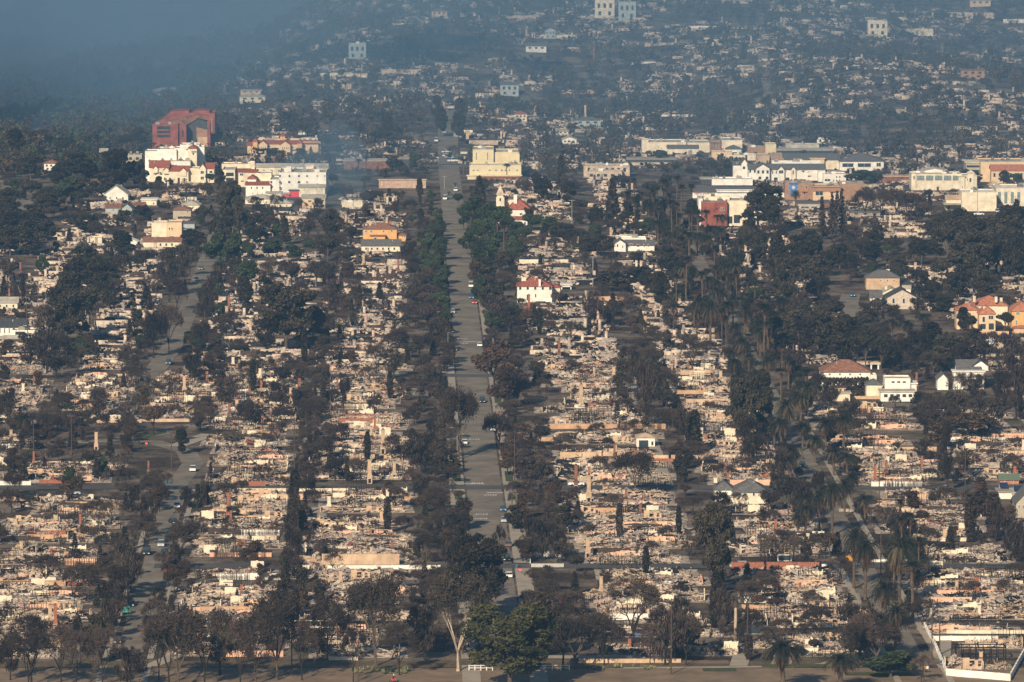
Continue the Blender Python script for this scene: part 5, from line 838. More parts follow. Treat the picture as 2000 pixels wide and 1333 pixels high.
# placed long walls: x0, x1, ybase, height px, material, words
for x0, x1, y, h, m, lb in [(1132, 1330, 1296, 9, 'stucco_tan', 'long yellow tan garden wall above the bottom road'), (570, 860, 1112, 8, 'stucco_white', 'long low white wall along the cross street'), (630, 780, 1104, 22, 'stucco_tan', 'tan wall of a roofless house above the long white wall'),
        (0, 128, 1146, 12, 'stucco_orange', 'long orange wall at the lower left edge'), (55, 215, 1056, 12, 'stucco_orange', 'long pinkish orange wall above the lower left ruins'), (1535, 1700, 1202, 12, 'stucco_orange', 'orange wall below the ruin with stone chimney, lower right'),
        (1430, 1600, 1112, 14, 'brick', 'red brick wall along the street in front of the charred house frame'), (1450, 1545, 1195, 14, 'stucco_orange', 'long orange wall left of the white number plate'), (1075, 1300, 838, 10, 'stucco_orange', 'long orange wall above the small white garage'),
        (1095, 1215, 899, 16, 'stucco_tan', 'tan roofless wall left of the spreading half bare tree'), (1255, 1380, 897, 8, 'stucco_tan', 'tan roofless wall right of the half bare tree'), (1230, 1310, 585, 9, 'stucco_orange', 'bright orange wall right of the red tiled white house'),
        (1160, 1220, 588, 9, 'stucco_orange', 'short orange wall right of the red tiled white house'), (1015, 1110, 516, 9, 'stucco_cream', 'cream wall in the ruins above the red tiled white house'), (680, 760, 692, 9, 'brick', 'low red wall in the ruins left of the main street'),
        (706, 745, 558, 9, 'stucco_cream', 'curved cream wall in the ruins below the amber house'), (405, 575, 319, 13, 'slab', 'long brownish retaining wall below the peach coloured building'), (1700, 1830, 882, 9, 'stucco_tan', 'low tan wall in the ruins below the white box house'),
        (1640, 1810, 1000, 6, 'slab', 'grey wall below the palm street ruins'), (1855, 1965, 862, 8, 'stucco_white', 'long white garden wall on the right below the grey roofed house'), (1600, 1780, 780, 6, 'stucco_tan', 'low wall below the white box house'),
        (1020, 1100, 862, 8, 'stucco_orange', 'orange wooden fence by the burnt cars'), (430, 700, 960, 6, 'stucco_cream', 'low cream wall along the cross street on the left'), (0, 60, 948, 8, 'stucco_white', 'white wall at the left edge above the silver car'),
        (0, 180, 978, 8, 'stucco_tan', 'tan kerb wall below the silver car'), (1455, 1505, 1178, 12, 'stucco_white', 'short white slatted wall in the lower right ruins'), (1890, 2000, 1178, 8, 'stucco_tan', 'tan wall left of the right edge, lower right'),
        (1855, 2000, 1206, 9, 'stucco_orange', 'orange retaining wall at the right edge'), (1700, 1800, 1098, 5, 'stucco_white', 'thin white wall right of the palm street'), (1780, 1860, 1142, 5, 'stucco_white', 'white wall strip below the dark palms'),
        (1850, 2000, 1238, 7, 'stucco_cream', 'cream wall at the right edge above the charred frame'), (640, 700, 1290, 7, 'stucco_cream', 'short cream wall between the bottom trees'), (820, 850, 1262, 7, 'stucco_cream', 'short cream wall left of the pale barked tree'),
        (430, 500, 1010, 14, 'stucco_tan', 'tan roofless house wall beside the tall red brick chimneys'), (440, 540, 1055, 9, 'plaster_tan', 'low tan wall below the tall red brick chimneys'), (440, 560, 905, 6, 'stucco_pink', 'pinkish wall in the ruins above the left cross street'),
        (990, 1100, 722, 5, 'stucco_white', 'thin white wall right of the big round brown tree'), (1120, 1200, 724, 5, 'stucco_white', 'thin white wall left of the low spreading bare tree'), (650, 780, 932, 6, 'stucco_cream', 'low cream wall above the left cross street'),
        (1420, 1520, 1148, 6, 'slab', 'sooty wall below the brick wall street'), (0, 60, 700, 9, 'stucco_orange', 'orange wall at the left edge below the white houses'), (900, 925, 302, 4, 'stucco_cream', 'cream wall left of the yellow hall')]:
    a, b = P(x0, y), P(x1, y); s_ = S(a); gwall(a, b.x-a.x, h/s_-.1, m, label=lb)
# scattered planting in the garden strips: u0,u1,v0,v1,count,kinds
ZONES = [(119.6, 121.3, 2000, 2750, 20, 'pfps'), (128.7, 130.5, 1900, 2750, 22, 'pfpk'), (-62.2, -61, 1480, 1790, 14, 'kbs'), (-71.5, -70, 1480, 1790, 14, 'kbs'), (-110, -62, 1895, 1960, 14, 'ubsU'), (15.5, 18.6, 2130, 2720, 44, 'gekgk'), (32, 35, 2130, 2720, 44, 'gekgk'), (15.8, 17.5, 1480, 2100, 12, 'ksr'), (33.5, 35, 1480, 2100, 12, 'ksb'), (-150, -84, 1875, 1985, 50, 'kkbsusuh'), (-72, -30, 1930, 2100, 44, 'kbsbuk'), (-74, -60, 2080, 2300, 20, 'kks'), (110, 119, 1640, 2700, 46, 'ppfpke'), (131, 139, 1560, 2700, 52, 'ppfppke'), (100, 150, 2250, 2800, 70, 'fpefkpe'), (96, 118, 2300, 2760, 30, 'kek'), (3, 16, 1480, 2700, 50, 'kbsa'), (35, 48, 1480, 2500, 40, 'kker'), (-32, -20, 1480, 2600, 40, 'kbak'), (82, 92, 1480, 2600, 30, 'kkek'), (140, 200, 2380, 2700, 50, 'kesk'), (-200, 260, 2700, 3100, 240, 'kgessebkbU'), (-57, -31, 1480, 2600, 60, 'bbssuuky'), (-28, 3, 1480, 2700, 80, 'bbssuuyk'), (49, 80, 1480, 2650, 80, 'bbssuuyk'), (92, 117, 1480, 2300, 50, 'bbssuuk'), (136, 200, 1480, 2400, 90, 'bbssuuk'), (-150, -80, 1480, 2000, 60, 'bbssuuk'), (-150, -80, 2050, 2900, 70, 'bbksseuk'), (200, 270, 2000, 2600, 60, 'eksseu'), (3, 17, 1480, 1780, 44, 'kksbuhkr'), (3, 17, 1810, 2300, 60, 'kksbeukr'), (3, 16, 2300, 2700, 34, 'gekkbgU'), (34, 49, 1480, 1780, 40, 'kksbruhk'), (34, 49, 1810, 2250, 48, 'kkebrsuk'), (34, 50, 2250, 2760, 50, 'ggegkeU'), (81, 93, 1480, 2100, 48, 'kkbyusek'), (78, 92, 2100, 2750, 44, 'kkbesuk'),
         (116, 120, 1500, 2300, 20, 'ksbuu'), (130, 136, 1480, 2500, 34, 'ksbuke'), (166, 172, 1480, 2600, 34, 'kbszuk'), (200, 206, 1480, 2600, 30, 'kbszue'), (-31, -24, 1480, 2100, 48, 'kkkbsyuy'), (-31, -16, 2100, 2700, 46, 'kkbseue'), (-82, -72, 1480, 1780, 34, 'kkbsuhk'), (-60, -56, 1480, 1800, 16, 'bsukk'),
         (-118, -110, 1480, 2000, 34, 'kbsukk'), (-116, -84, 1800, 2000, 26, 'kbseukr'), (-75, -62, 2090, 2500, 44, 'kkeskbu'), (-98, -87, 2050, 2700, 46, 'kkeskbe'), (-160, -112, 2050, 2800, 90, 'kkekebse'), (-156, -150, 1500, 2300, 30, 'kbsue'), (-74, -50, 2500, 2840, 36, 'gegekU'), (96, 126, 2150, 2800, 40, 'kfekfse'),
         (134, 190, 2050, 2420, 50, 'ekeksekU'), (190, 245, 2300, 2600, 46, 'eekeeke'), (170, 240, 1960, 2200, 44, 'kkseur'), (-100, 60, 1462, 1480, 26, 'bsukUbs'), (60, 130, 1464, 1480, 10, 'ubsu'), (-220, -150, 2700, 3150, 50, 'egkeege'), (50, 100, 2700, 2740, 10, 'gek'), (-60, 10, 2680, 3080, 24, 'kgbe'), (50, 110, 2500, 2700, 30, 'kegek')]
for (u0, u1, v0, v1, n, kinds) in ZONES:
    for i in range(n):
        u, v = rnd.uniform(u0, u1), rnd.uniform(v0, v1)
        if any(abs(v-c) < 6 for c in VX[:9]) and -60 < u < 240: v += 11
        if abs(u-25.3) < 6.6 and v < 3060: continue
        p = W(u, v); x, y = PX(p); k = rnd.choice(kinds)
        if not inview(p, 20) or blocked(p) or y < 295: continue
        h = {'u': rnd.uniform(1.6, 3), 'U': rnd.uniform(1.6, 3), 'h': 2.4, 'f': rnd.uniform(12, 17), 'p': rnd.uniform(9, 13), 'E': rnd.uniform(9, 13), 'y': rnd.uniform(7, 12), 'z': rnd.uniform(6, 9)}.get(k, rnd.uniform(3.8, 8))
        h = min(h, room(p))
        if h > 1.5: plant(K[k] if h > 3 else 'shrub', p, h)
# ------------------------------------------------------------ cars
def car_parts(paint, kind):
    L, Wd = 4.7, 1.85; mb = MB(); y0 = -Wd/2
    body = {'sedan': [(-2.35, .3), (-2.35, .75), (-2.1, .9), (-1.4, .95), (.95, .95), (2.1, .82), (2.35, .6), (2.35, .3)], 'suv': [(-2.4, .35), (-2.4, 1.0), (-2.2, 1.1), (1.0, 1.1), (2.2, 1.0), (2.4, .75), (2.4, .35)],
            'pickup': [(-2.7, .4), (-2.7, 1.05), (-.6, 1.05), (-.6, .8), (.8, 1.1), (2.4, 1.05), (2.6, .8), (2.6, .4)], 'van': [(-2.6, .4), (-2.6, 1.3), (1.4, 1.3), (2.4, 1.1), (2.6, .8), (2.6, .4)]}[kind]
    mb.prism(body, -Wd/2, Wd/2, paint)
    cab = {'sedan': [(-1.7, .93), (-1.1, 1.4), (.35, 1.42), (1.15, .93)], 'suv': [(-2.3, 1.08), (-2.05, 1.7), (.35, 1.74), (1.15, 1.08)], 'pickup': [(-.7, 1.03), (-.6, 1.7), (.55, 1.72), (1.3, 1.05)], 'van': [(-2.55, 1.28), (-2.5, 2.2), (1.0, 2.2), (1.75, 1.28)]}[kind]
    g = MB(); g.prism(cab, -Wd/2+.12, Wd/2-.12, 'glass')
    top = [(x, z) for x, z in cab[1:3]]; r = MB(); r.box(top[0][0]-.02, top[1][0]+.02, -Wd/2+.14, Wd/2-.14, top[0][1]-.02, top[1][1]+.05, paint)
    for x in (cab[1][0]*.5+cab[2][0]*.5,): r.box(x-.06, x+.06, -Wd/2+.1, Wd/2-.1, cab[0][1], cab[1][1], paint)
    wh = MB()
    for k in range(12):
        a, b = 6.283*k/12, 6.283*(k+1)/12; wh.add([(0, -.11, 0), (.34*math.cos(a), -.11, .34*math.sin(a)), (.34*math.cos(b), -.11, .34*math.sin(b)), (.34*math.cos(a), .11, .34*math.sin(a)), (.34*math.cos(b), .11, .34*math.sin(b)), (0, .11, 0)], [(0, 1, 2), (1, 3, 4, 2), (3, 5, 4)], 'tire')
    hl = MB(); hl.box(-.04, .05, -.2, .2, 0, .16, 'lamp_glass')
    return mb.mesh('body'), g.mesh('windows'), r.mesh('roof'), wh.mesh('wheel'), hl.mesh('headlight'), (body[-1][0], body[-2][1])
CARM = {}
def car(px, py, rz, paint, kind, label, z=.1):
    k = (paint, kind)
    if k not in CARM: CARM[k] = car_parts(paint, kind)
    b, g, r, wh, hl, (xf, zf) = CARM[k]; o = thing('parked_car', P(px, py, z), label, 'car', 'cars parked in the streets', rz)
    link('body', b, o); link('windows', g, o); link('roof', r, o)
    for x in (-1.45, 1.45):
        for y in (-.85, .85): link('wheel', wh, o, (x, y, .34))
    if paint != 'car_burnt':
        for y in (-.65, .65): link('headlight', hl, o, (xf, y, zf-.2))
    return o
N_, S_ = R(90), R(-90)
for x, y, rz, c, k, lb in [(990, 1096, S_, 'car_black', 'suv', 'dark blue SUV driving in the lower main street'), (994, 1128, N_, 'car_white', 'sedan', 'white sports car below the dark SUV in the main street'), (983, 998, S_, 'car_blue', 'sedan', 'blue grey car parked below the crossing of the main street'), (985, 1020, S_, 'car_silver', 'sedan', 'silver car half hidden by the dark tree below the crossing'),
        (993, 1068, S_, 'car_burnt', 'sedan', 'burnt out car above the dark SUV in the main street'), (942, 787, S_, 'car_black', 'suv', 'black car in the shaded middle of the main street'), (888, 686, S_, 'car_silver', 'sedan', 'silver car parked left in the main street by the road words'), (937, 677, S_, 'car_white', 'sedan', 'white car parked right in the main street above the brown tree'),
        (884, 612, S_, 'car_silver', 'sedan', 'silver car parked left under green street trees'), (927, 594, S_, 'car_red', 'suv', 'dark red pickup parked right in the upper main street'), (921, 584, S_, 'car_blue', 'van', 'blue van parked above the dark red pickup'), (920, 562, S_, 'car_white', 'van', 'white van parked on the right below the green trees'),
        (963, 842, S_, 'car_silver', 'sedan', 'light car parked right beside the burnt front yards'), (907, 868, S_, 'car_white', 'sedan', 'white car at the foot of the bare street tree'), (869, 391, S_, 'car_white', 'van', 'white broadcast van parked left in the upper main street'), (877, 381, S_, 'car_black', 'sedan', 'black car passing the white broadcast van'),
        (890, 374, S_, 'car_white', 'suv', 'white SUV parked right across from the broadcast van'), (889, 364, S_, 'car_black', 'sedan', 'dark car above the white SUV, upper main street'), (884, 318, .3, 'car_white', 'van', 'white van at the corner left of the yellow hall'), (874, 307, .6, 'car_white', 'suv', 'white SUV in the car cluster above the corner van'), (878, 311, .4, 'car_silver', 'suv', 'silver SUV in the car cluster above the corner van'),
        (872, 300, .5, 'car_white', 'sedan', 'topmost white car of the cluster above the corner van'), (848, 312, 0, 'car_white', 'sedan', 'white car left of the main street car cluster'), (852, 279, S_, 'car_white', 'van', 'white van far up the main street'), (868, 262, S_, 'car_silver', 'sedan', 'farthest small car in the hazy main street'),
        (1127, 950, math.pi, 'car_white', 'pickup', 'white pickup parked along the middle cross street'), (1848, 958, 0, 'car_silver', 'sedan', 'silver sedan in the cross street at right'), (142, 967, 0, 'car_silver', 'sedan', 'silver sedan in the cross street at left'), (1443, 1110, math.pi, 'car_silver', 'suv', 'silver SUV in tree shade left of the brick wall'),
        (377, 921, S_, 'car_white', 'pickup', 'white pickup by the curve of the left street'), (346, 992, S_, 'car_white', 'sedan', 'white car parked right in the left street'), (339, 1023, R(-70), 'car_black', 'sedan', 'black car below the white car in the left street'), (315, 1068, S_, 'car_silver', 'suv', 'silver SUV driving down the left street'),
        (287, 1084, S_, 'car_black', 'van', 'black van on the left side of the left street'), (321, 1083, S_, 'car_black', 'sedan', 'small black car right of the silver SUV, left street'), (256, 1184, S_, 'car_black', 'sedan', 'black car above the teal bin cart in the left street'), (231, 1256, S_, 'car_black', 'sedan', 'rounded black car low on the left street'),
        (276, 1232, S_, 'car_burnt', 'sedan', 'burnt car on the right of the lower left street'), (265, 1280, S_, 'car_burnt', 'sedan', 'rusty burnt car beside the rubble, lower left street'), (329, 712, S_, 'car_blue', 'suv', 'blue SUV parked in the upper left street'), (383, 549, S_, 'car_silver', 'sedan', 'light car parked in the upper left street'), (392, 527, S_, 'car_grey', 'sedan', 'grey car at the top of the upper left street'),
        (1665, 580, S_, 'car_blue', 'pickup', 'teal blue pickup on the cul de sac'), (1676, 622, S_, 'car_black', 'suv', 'black car at the foot of the cul de sac'), (1655, 1078, S_, 'car_silver', 'sedan', 'silver car above the orange cart in the palm street'), (1672, 1104, S_, 'car_blue', 'sedan', 'dark blue car beside the orange cart'), (1567, 912, S_, 'car_black', 'sedan', 'dark car between palms in the upper palm street'),
        (1038, 844, 0, 'car_burnt', 'sedan', 'burnt sedan behind the orange wooden fence'), (1016, 850, .2, 'car_burnt', 'sedan', 'leftmost burnt sedan behind the orange wooden fence'), (1912, 421, 0, 'car_white', 'sedan', 'white car on the asphalt below the fuel canopy'), (1948, 416, S_, 'car_silver', 'suv', 'silver SUV beside the cream warehouse'), (1810, 440, 0, 'car_white', 'sedan', 'white car in the trees left of the car park'),
        (1985, 1110, math.pi, 'car_grey', 'sedan', 'dark parked car at the right edge'), (1335, 640, S_, 'car_grey', 'sedan', 'grey car in the shaded upper palm street'), (22, 346, S_, 'car_blue', 'sedan', 'small blue car on the road at the left edge'), (690, 442, 0, 'car_white', 'sedan', 'white car in the ruins above the amber house'), (1112, 400, 0, 'car_white', 'sedan', 'white car by the empty car park')]:
    car(x, y, rz, c, k, lb)
o = car(1610, 1110, 0, 'car_black', 'suv', 'black and white police SUV parked at the right end of the brick wall')
mb = MB(); mb.box(-.75, .75, -.935, .935, .45, 1.12, 'car_white'); obj('door_panels', mb, o); mb = MB(); mb.box(-.5, -.2, -.6, .6, 1.76, 1.88, 'sign_red'); obj('light_bar', mb, o)
# ------------------------------------------------------------ poles, lamps, signs, small things
def pole(x, y, h, n=1, kind='wood_pole'):
    p = P(x, y); hh = h/S(p); o = thing('utility_pole', p); mb = MB(); mb.tube((0, 0, -.3), (0, 0, hh), .17, .12, kind, 6, True); obj('pole', mb, o)
    for i in range(n):
        mb = MB(); z = hh-.5-i*1.3; mb.box(-1.3, 1.3, -.07, .07, z, z+.14, kind)
        for q in (-1.15, -.4, .4, 1.15): mb.box(q-.05, q+.05, -.05, .05, z+.14, z+.34, 'ash_grey')
        obj('crossarm', mb, o)
    auto(o, 'dark wooden utility pole' if kind == 'wood_pole' else 'pale utility pole', 'utility pole', 'utility poles')
for a in [(1311, 1318, 150, 0), (617, 560, 70, 3, 'metal_pole'), (335, 920, 80, 1), (54, 690, 60, 0), (52, 640, 90, 0), (305, 590, 66, 0), (1005, 940, 90, 0), (963, 730, 70, 0, 'metal_pole'), (1158, 560, 60, 1, 'metal_pole'), (1117, 440, 50, 1, 'metal_pole'), (1620, 1130, 80, 0), (1717, 1010, 110, 0), (1578, 860, 80, 0), (575, 940, 120, 0),
          (1820, 1290, 90, 0), (1835, 1280, 80, 0), (1460, 1270, 100, 0), (1000, 1010, 60, 0), (1848, 945, 50, 0), (1885, 960, 80, 0), (140, 900, 90, 1), (66, 900, 70, 0), (20, 800, 60, 0), (400, 640, 60, 0), (1720, 1160, 120, 0), (1395, 1100, 60, 0), (1010, 590, 40, 0), (1988, 450, 34, 0, 'metal_pole'), (1909, 413, 50, 0, 'metal_pole'), (868, 370, 26, 1, 'metal_pole'), (700, 1340, 90, 0), (1330, 700, 70, 0), (1420, 700, 70, 0), (625, 640, 60, 2), (570, 1320, 120, 0), (235, 940, 70, 0), (545, 1290, 80, 0)]: pole(*a[:3], *(a[3:]))
LAMPM = None
def lamp(x, y, h, flip=1):
    p = P(x, y); hh = h/S(p); o = thing('street_lamp', p, scale=(flip, 1, 1)); mb = MB(); mb.tube((0, 0, 0), (0, 0, hh), .12, .08, 'metal_pole', 6); mb.tube((0, 0, hh), (1.6, 0, hh+.35), .06, .05, 'metal_pole', 4); obj('post', mb, o)
    mb = MB(); mb.box(1.5, 2.1, -.15, .15, hh+.28, hh+.42, 'concrete'); obj('lamp_head', mb, o); auto(o, 'curved arm street lamp', 'street lamp', 'street lamps')
for a in [(1984, 455, 40), (79, 420, 36), (1450, 378, 30, -1), (1390, 378, 26), (1443, 420, 28), (875, 700, 50), (893, 900, 50), (45, 292, 20), (935, 560, 40, -1), (1040, 320, 20)]: lamp(*a)
def octa(r, m, name):
    mb = MB(); mb.prism([(r*math.cos(math.pi/8+i*math.pi/4), r*math.sin(math.pi/8+i*math.pi/4)) for i in range(8)], -.03, .0, m); return mb.mesh(name)
STX = text_mesh('STOP', .52, 'paint_white', 'letters', .004)
for x, y, lb in [(990, 962, 'red stop sign at the middle crossing of the main street'), (1016, 1122, 'red stop sign below the white picket fence'), (324, 1122, 'red stop sign at the lower left street corner'), (286, 874, 'red stop sign beside the grass island')]:
    p = P(x, y); o = thing('stop_sign', p, lb, 'stop sign', scale=(.7, .7, .7)); mb = MB(); mb.tube((0, .03, 0), (0, .03, 1.7), .05, .04, 'metal_pole', 5); obj('post', mb, o)
    link('plate', octa(.62, 'sign_red', 'plate'), o, (0, 0, 1.75)); t = link('letters', STX, o, (0, -.05, 1.58)); t.rotation_euler = (R(90), 0, 0)
for x, y, fl in [(1769, 1316, -1), (1806, 1316, 1)]:
    p = P(x, y); o = thing('warning_sign', p, 'yellow diamond sign with white plate, '+('left' if fl < 0 else 'right')+' side of the palm street end', 'road sign'); mb = MB(); mb.tube((0, 0, 0), (0, 0, 1.5), .05, .04, 'metal_pole', 5); obj('post', mb, o)
    mb = MB(); mb.prism([(0, 1.0), (.45, 1.45), (0, 1.9), (-.45, 1.45)], -.06, -.03, 'sign_yellow'); mb.prism([(-.12, 1.4), (.12, 1.4), (.12, 1.5), (-.12, 1.5)], -.07, -.06, 'char_black'); obj('diamond', mb, o)
    mb = MB(); q = fl*.62+.0; mb.box(q-.28, q+.28, -.05, -.02, 1.1, 1.8, 'paint_white'); obj('plate', mb, o)
p = P(1664, 1196); o = thing('number_sign', p, 'white house number on the dark end of the orange wall', 'number sign'); mb = MB(); mb.box(-1, 1, -.35, -.25, .4, 1.3, 'brick_soot'); obj('panel', mb, o); t = link('digits', text_mesh('876', 1.0, 'paint_white', 'digits', .03), o, (0, -.4, .5)); t.rotation_euler = (R(90), 0, 0)
# cut palm trunk, pool, tarp, bins, satellite mast
mb = MB(); mb.tube((0, 0, -.2), (.1, 0, 10.5), .42, .36, 'bark_pale', 8); mb.tube((.1, 0, 10.5), (.0, 0, 12), .75, .3, 'char_brown', 8, True); tag(obj('palm_trunk', mb, None, P(1436, 1268)), 'tall headless palm trunk in the lower right', 'palm')
mb = MB(); mb.box(-3, 3, -7, 7, -.1, .1, 'concrete'); mb.box(-2.6, 2.6, -6.4, 6.4, .1, .13, 'pool_water'); tag(obj('swimming_pool', mb, None, P(1467, 1231, .05)), 'dark rectangular swimming pool beside the headless palm trunk', 'pool')
mb = MB()
for i in range(14): mb.obox((rnd.gauss(0, 1), rnd.gauss(0, .5), .3+.2*rnd.random()), 1.2, .8, .1, Matrix.Rotation(rnd.gauss(0, .5), 3, 'X') @ Matrix.Rotation(rnd.gauss(0, .5), 3, 'Y'), 'blue_tarp')
tag(obj('tarpaulin', mb, None, P(1250, 1243)), 'crumpled blue tarpaulin beside the big bare tree', 'tarpaulin')
def cart(px, py, m, label):
    o = thing('bin_cart', P(px, py, .1), label, 'cart'); mb = MB(); mb.prism([(-1, .5), (1, .5), (1.15, 1.5), (.9, 1.9), (-1.1, 1.7)], -1, 1, m); obj('body', mb, o)
    for x in (-.7, .7): mb = MB(); mb.tube((x, -1.05, .35), (x, 1.05, .35), .35, .35, 'tire', 8, True); obj('wheel', mb, o)
cart(247, 1200, 'teal', 'small teal cart beside the left street'); cart(1660, 1100, 'sign_yellow', 'orange cart at the palm street corner'); cart(1942, 408, 'sign_red', 'orange red cart before the warehouse doors')
for x, y in [(326, 945), (329, 945), (1656, 1138), (1009, 1110), (243, 1196), (1838, 1300)]:
    mb = MB(); mb.box(-.35, .35, -.4, .4, .1, 1.1, 'car_blue'); mb.box(-.4, .4, -.45, .45, 1.1, 1.2, 'car_blue'); mb.tube((-.35, .35, .15), (.35, .35, .15), .15, .15, 'tire', 8); auto(obj('wheelie_bin', mb, None, P(x, y)), 'dark wheelie bin', 'bin', 'wheelie bins')
mb = MB(); mb.tube((0, 0, 0), (0, 0, .8), .3, .34, 'sign_red', 10, True); mb.tube((0, 0, .8), (0, 0, .95), .34, .12, 'sign_red', 10, True); tag(obj('barrel', mb, None, P(1094, 1180)), 'small bright red barrel in the scorched yard by the main street', 'barrel')
mb = MB(); mb.tube((0, 0, 0), (0, 0, 1.2), .3, .3, 'stucco_white', 8); mb.tube((0, 0, 1.2), (0, 0, 2.4), .5, .12, 'stucco_white', 8, True); tag(obj('garden_statue', mb, None, P(1163, 614)), 'white garden figure in the ruins right of the tiled house', 'statue')
# agave clumps beside the bottom verge
def agave_mesh(seed):
    rs = np.random.RandomState(seed); mb = MB()
    for i in range(26):
        a = rs.random()*6.28; e = .4+rs.random()*.9; d = Vector((math.cos(a)*math.cos(e), math.sin(a)*math.cos(e), math.sin(e))); q = d*(.8+.5*rs.random()); s_ = Vector((-math.sin(a), math.cos(a), 0))*.09
        mb.add([tuple(-s_), tuple(s_), tuple(q)], [(0, 1, 2)], 'agave')
    return mb.mesh('agave_plant')
AG = [agave_mesh(i) for i in range(3)]
for i in range(48):
    x = rnd.choice([rnd.uniform(685, 850), rnd.uniform(685, 800), rnd.uniform(1145, 1320)]); o = link('agave_plant', rnd.choice(AG), None, P(x, rnd.uniform(1308, 1318) if x < 900 else rnd.uniform(1303, 1310)), rnd.random()*6, (rnd.uniform(.8, 1.4),)*3); auto(o, 'pale spiky agave', 'agave', 'agave plants along the verge')
# motorcyclist on the bottom road
p = P(769, 1334, .1); mo = thing('motorcycle', p, 'red motorcycle ridden along the bottom road', 'motorcycle')
for x in (-.75, .75):
    mb = MB(); pr = []
    for k in range(12): a, b = k*.5236, (k+1)*.5236; mb.tube((x+.31*math.cos(a), 0, .33+.31*math.sin(a)), (x+.31*math.cos(b), 0, .33+.31*math.sin(b)), .06, .06, 'tire', 5)
    obj('wheel', mb, mo)
mb = MB(); mb.prism([(-.5, .5), (.45, .5), (.6, .95), (.2, 1.05), (-.1, .85), (-.75, .95), (-.7, .8)], -.17, .17, 'bright_red'); mb.tube((.72, 0, .33), (.5, 0, 1.1), .05, .05, 'metal_pole', 5); mb.tube((.5, -.38, 1.12), (.5, .38, 1.12), .03, .03, 'tire', 5); obj('frame', mb, mo)
def skin(name, verts, edges, rad, m, parent=None, loc=None):
    me = bpy.data.meshes.new(name); me.from_pydata(verts, edges, []); o = bpy.data.objects.new(name, me); COL.objects.link(o)
    sk = o.modifiers.new('s', 'SKIN'); ss = o.modifiers.new('u', 'SUBSURF'); ss.levels = 1
    for i, r in enumerate(rad): me.skin_vertices[0].data[i].radius = r
    me.skin_vertices[0].data[0].use_root = True
    bpy.context.view_layer.update(); n = bpy.data.meshes.new_from_object(o.evaluated_get(bpy.context.evaluated_depsgraph_get())); bpy.data.objects.remove(o)
    n.materials.clear(); n.materials.append(MT[m]); return link(name, n, parent, loc)
V_ = [(-.25, 0, 1.0), (-.18, 0, 1.28), (-.08, 0, 1.52), (-.02, 0, 1.64), (.02, 0, 1.76), (-.06, .2, 1.5), (.1, .3, 1.25), (.42, .3, 1.15), (-.06, -.2, 1.5), (.1, -.3, 1.25), (.42, -.3, 1.15), (-.2, .13, .95), (.2, .2, .85), (.0, .2, .42), (.14, .2, .36), (-.2, -.13, .95), (.2, -.2, .85), (.0, -.2, .42), (.14, -.2, .36)]
E_ = [(0, 1), (1, 2), (2, 3), (3, 4), (2, 5), (5, 6), (6, 7), (2, 8), (8, 9), (9, 10), (0, 11), (11, 12), (12, 13), (13, 14), (0, 15), (15, 16), (16, 17), (17, 18)]
RD = [(.17, .14), (.17, .13), (.16, .12), (.07, .07), (.1, .11), (.07, .07), (.05, .05), (.04, .04), (.07, .07), (.05, .05), (.04, .04), (.1, .1), (.08, .08), (.055, .055), (.05, .04), (.1, .1), (.08, .08), (.055, .055), (.05, .04)]
pe = skin('person', V_, E_, RD, 'cloth_black', None, p); tag(pe, 'motorcycle rider in black with a white helmet on the bottom road', 'person')
mb = MB()
for j in range(5):
    z0, z1 = -.15+.065*j, -.15+.065*(j+1); mb.tube((.02, 0, 1.78+z0), (.02, 0, 1.78+z1), math.sqrt(max(.001, .0275-z0*z0)), math.sqrt(max(.001, .0275-z1*z1)), 'stucco_white', 10)
obj('helmet', mb, pe)
# ------------------------------------------------------------ countless things as masses: far ruins, far trees
rs = np.random.RandomState(77)
def join_many(name, items, mats, cat_label):
    """items: list of (verts array, quads array, material index array)"""
    vs = []; fs = []; ms = []; o = 0
    for v, f, m in items: vs.append(v); fs.append(f+o); ms.append(m); o += len(v)
    v = np.concatenate(vs); f = np.concatenate(fs); m = np.concatenate(ms); me = bpy.data.meshes.new(name)
    me.vertices.add(len(v)); me.vertices.foreach_set('co', v.ravel().astype(np.float32)); me.loops.add(f.size); me.loops.foreach_set('vertex_index', f.ravel().astype(np.int32))
    me.polygons.add(len(f)); me.polygons.foreach_set('loop_start', np.arange(0, f.size, 4, dtype=np.int32)); me.polygons.foreach_set('material_index', m.astype(np.int32))
    for a in mats: me.materials.append(MT[a])
    me.update(calc_edges=True); me.validate(); o = link(name, me); tag(o, cat_label[1], cat_label[0], kind='stuff'); return o
def box_arrays(c, s, yaw, tx, ty):
    n = len(c); q = np.array([(-.5, -.5, -.5), (.5, -.5, -.5), (.5, .5, -.5), (-.5, .5, -.5), (-.5, -.5, .5), (.5, -.5, .5), (.5, .5, .5), (-.5, .5, .5)])[None]*s[:, None]
    z = q[..., 2]+q[..., 0]*tx[:, None]+q[..., 1]*ty[:, None]; x = q[..., 0]*np.cos(yaw)[:, None]-q[..., 1]*np.sin(yaw)[:, None]; y = q[..., 0]*np.sin(yaw)[:, None]+q[..., 1]*np.cos(yaw)[:, None]
    v = (np.stack([x, y, z], -1)+c[:, None]).reshape(-1, 3); f = np.array([(4, 5, 6, 7), (0, 1, 5, 4), (1, 2, 6, 5), (2, 3, 7, 6), (3, 0, 4, 7)])[None]+(np.arange(n)*8)[:, None, None]
    return v, f.reshape(-1, 4)
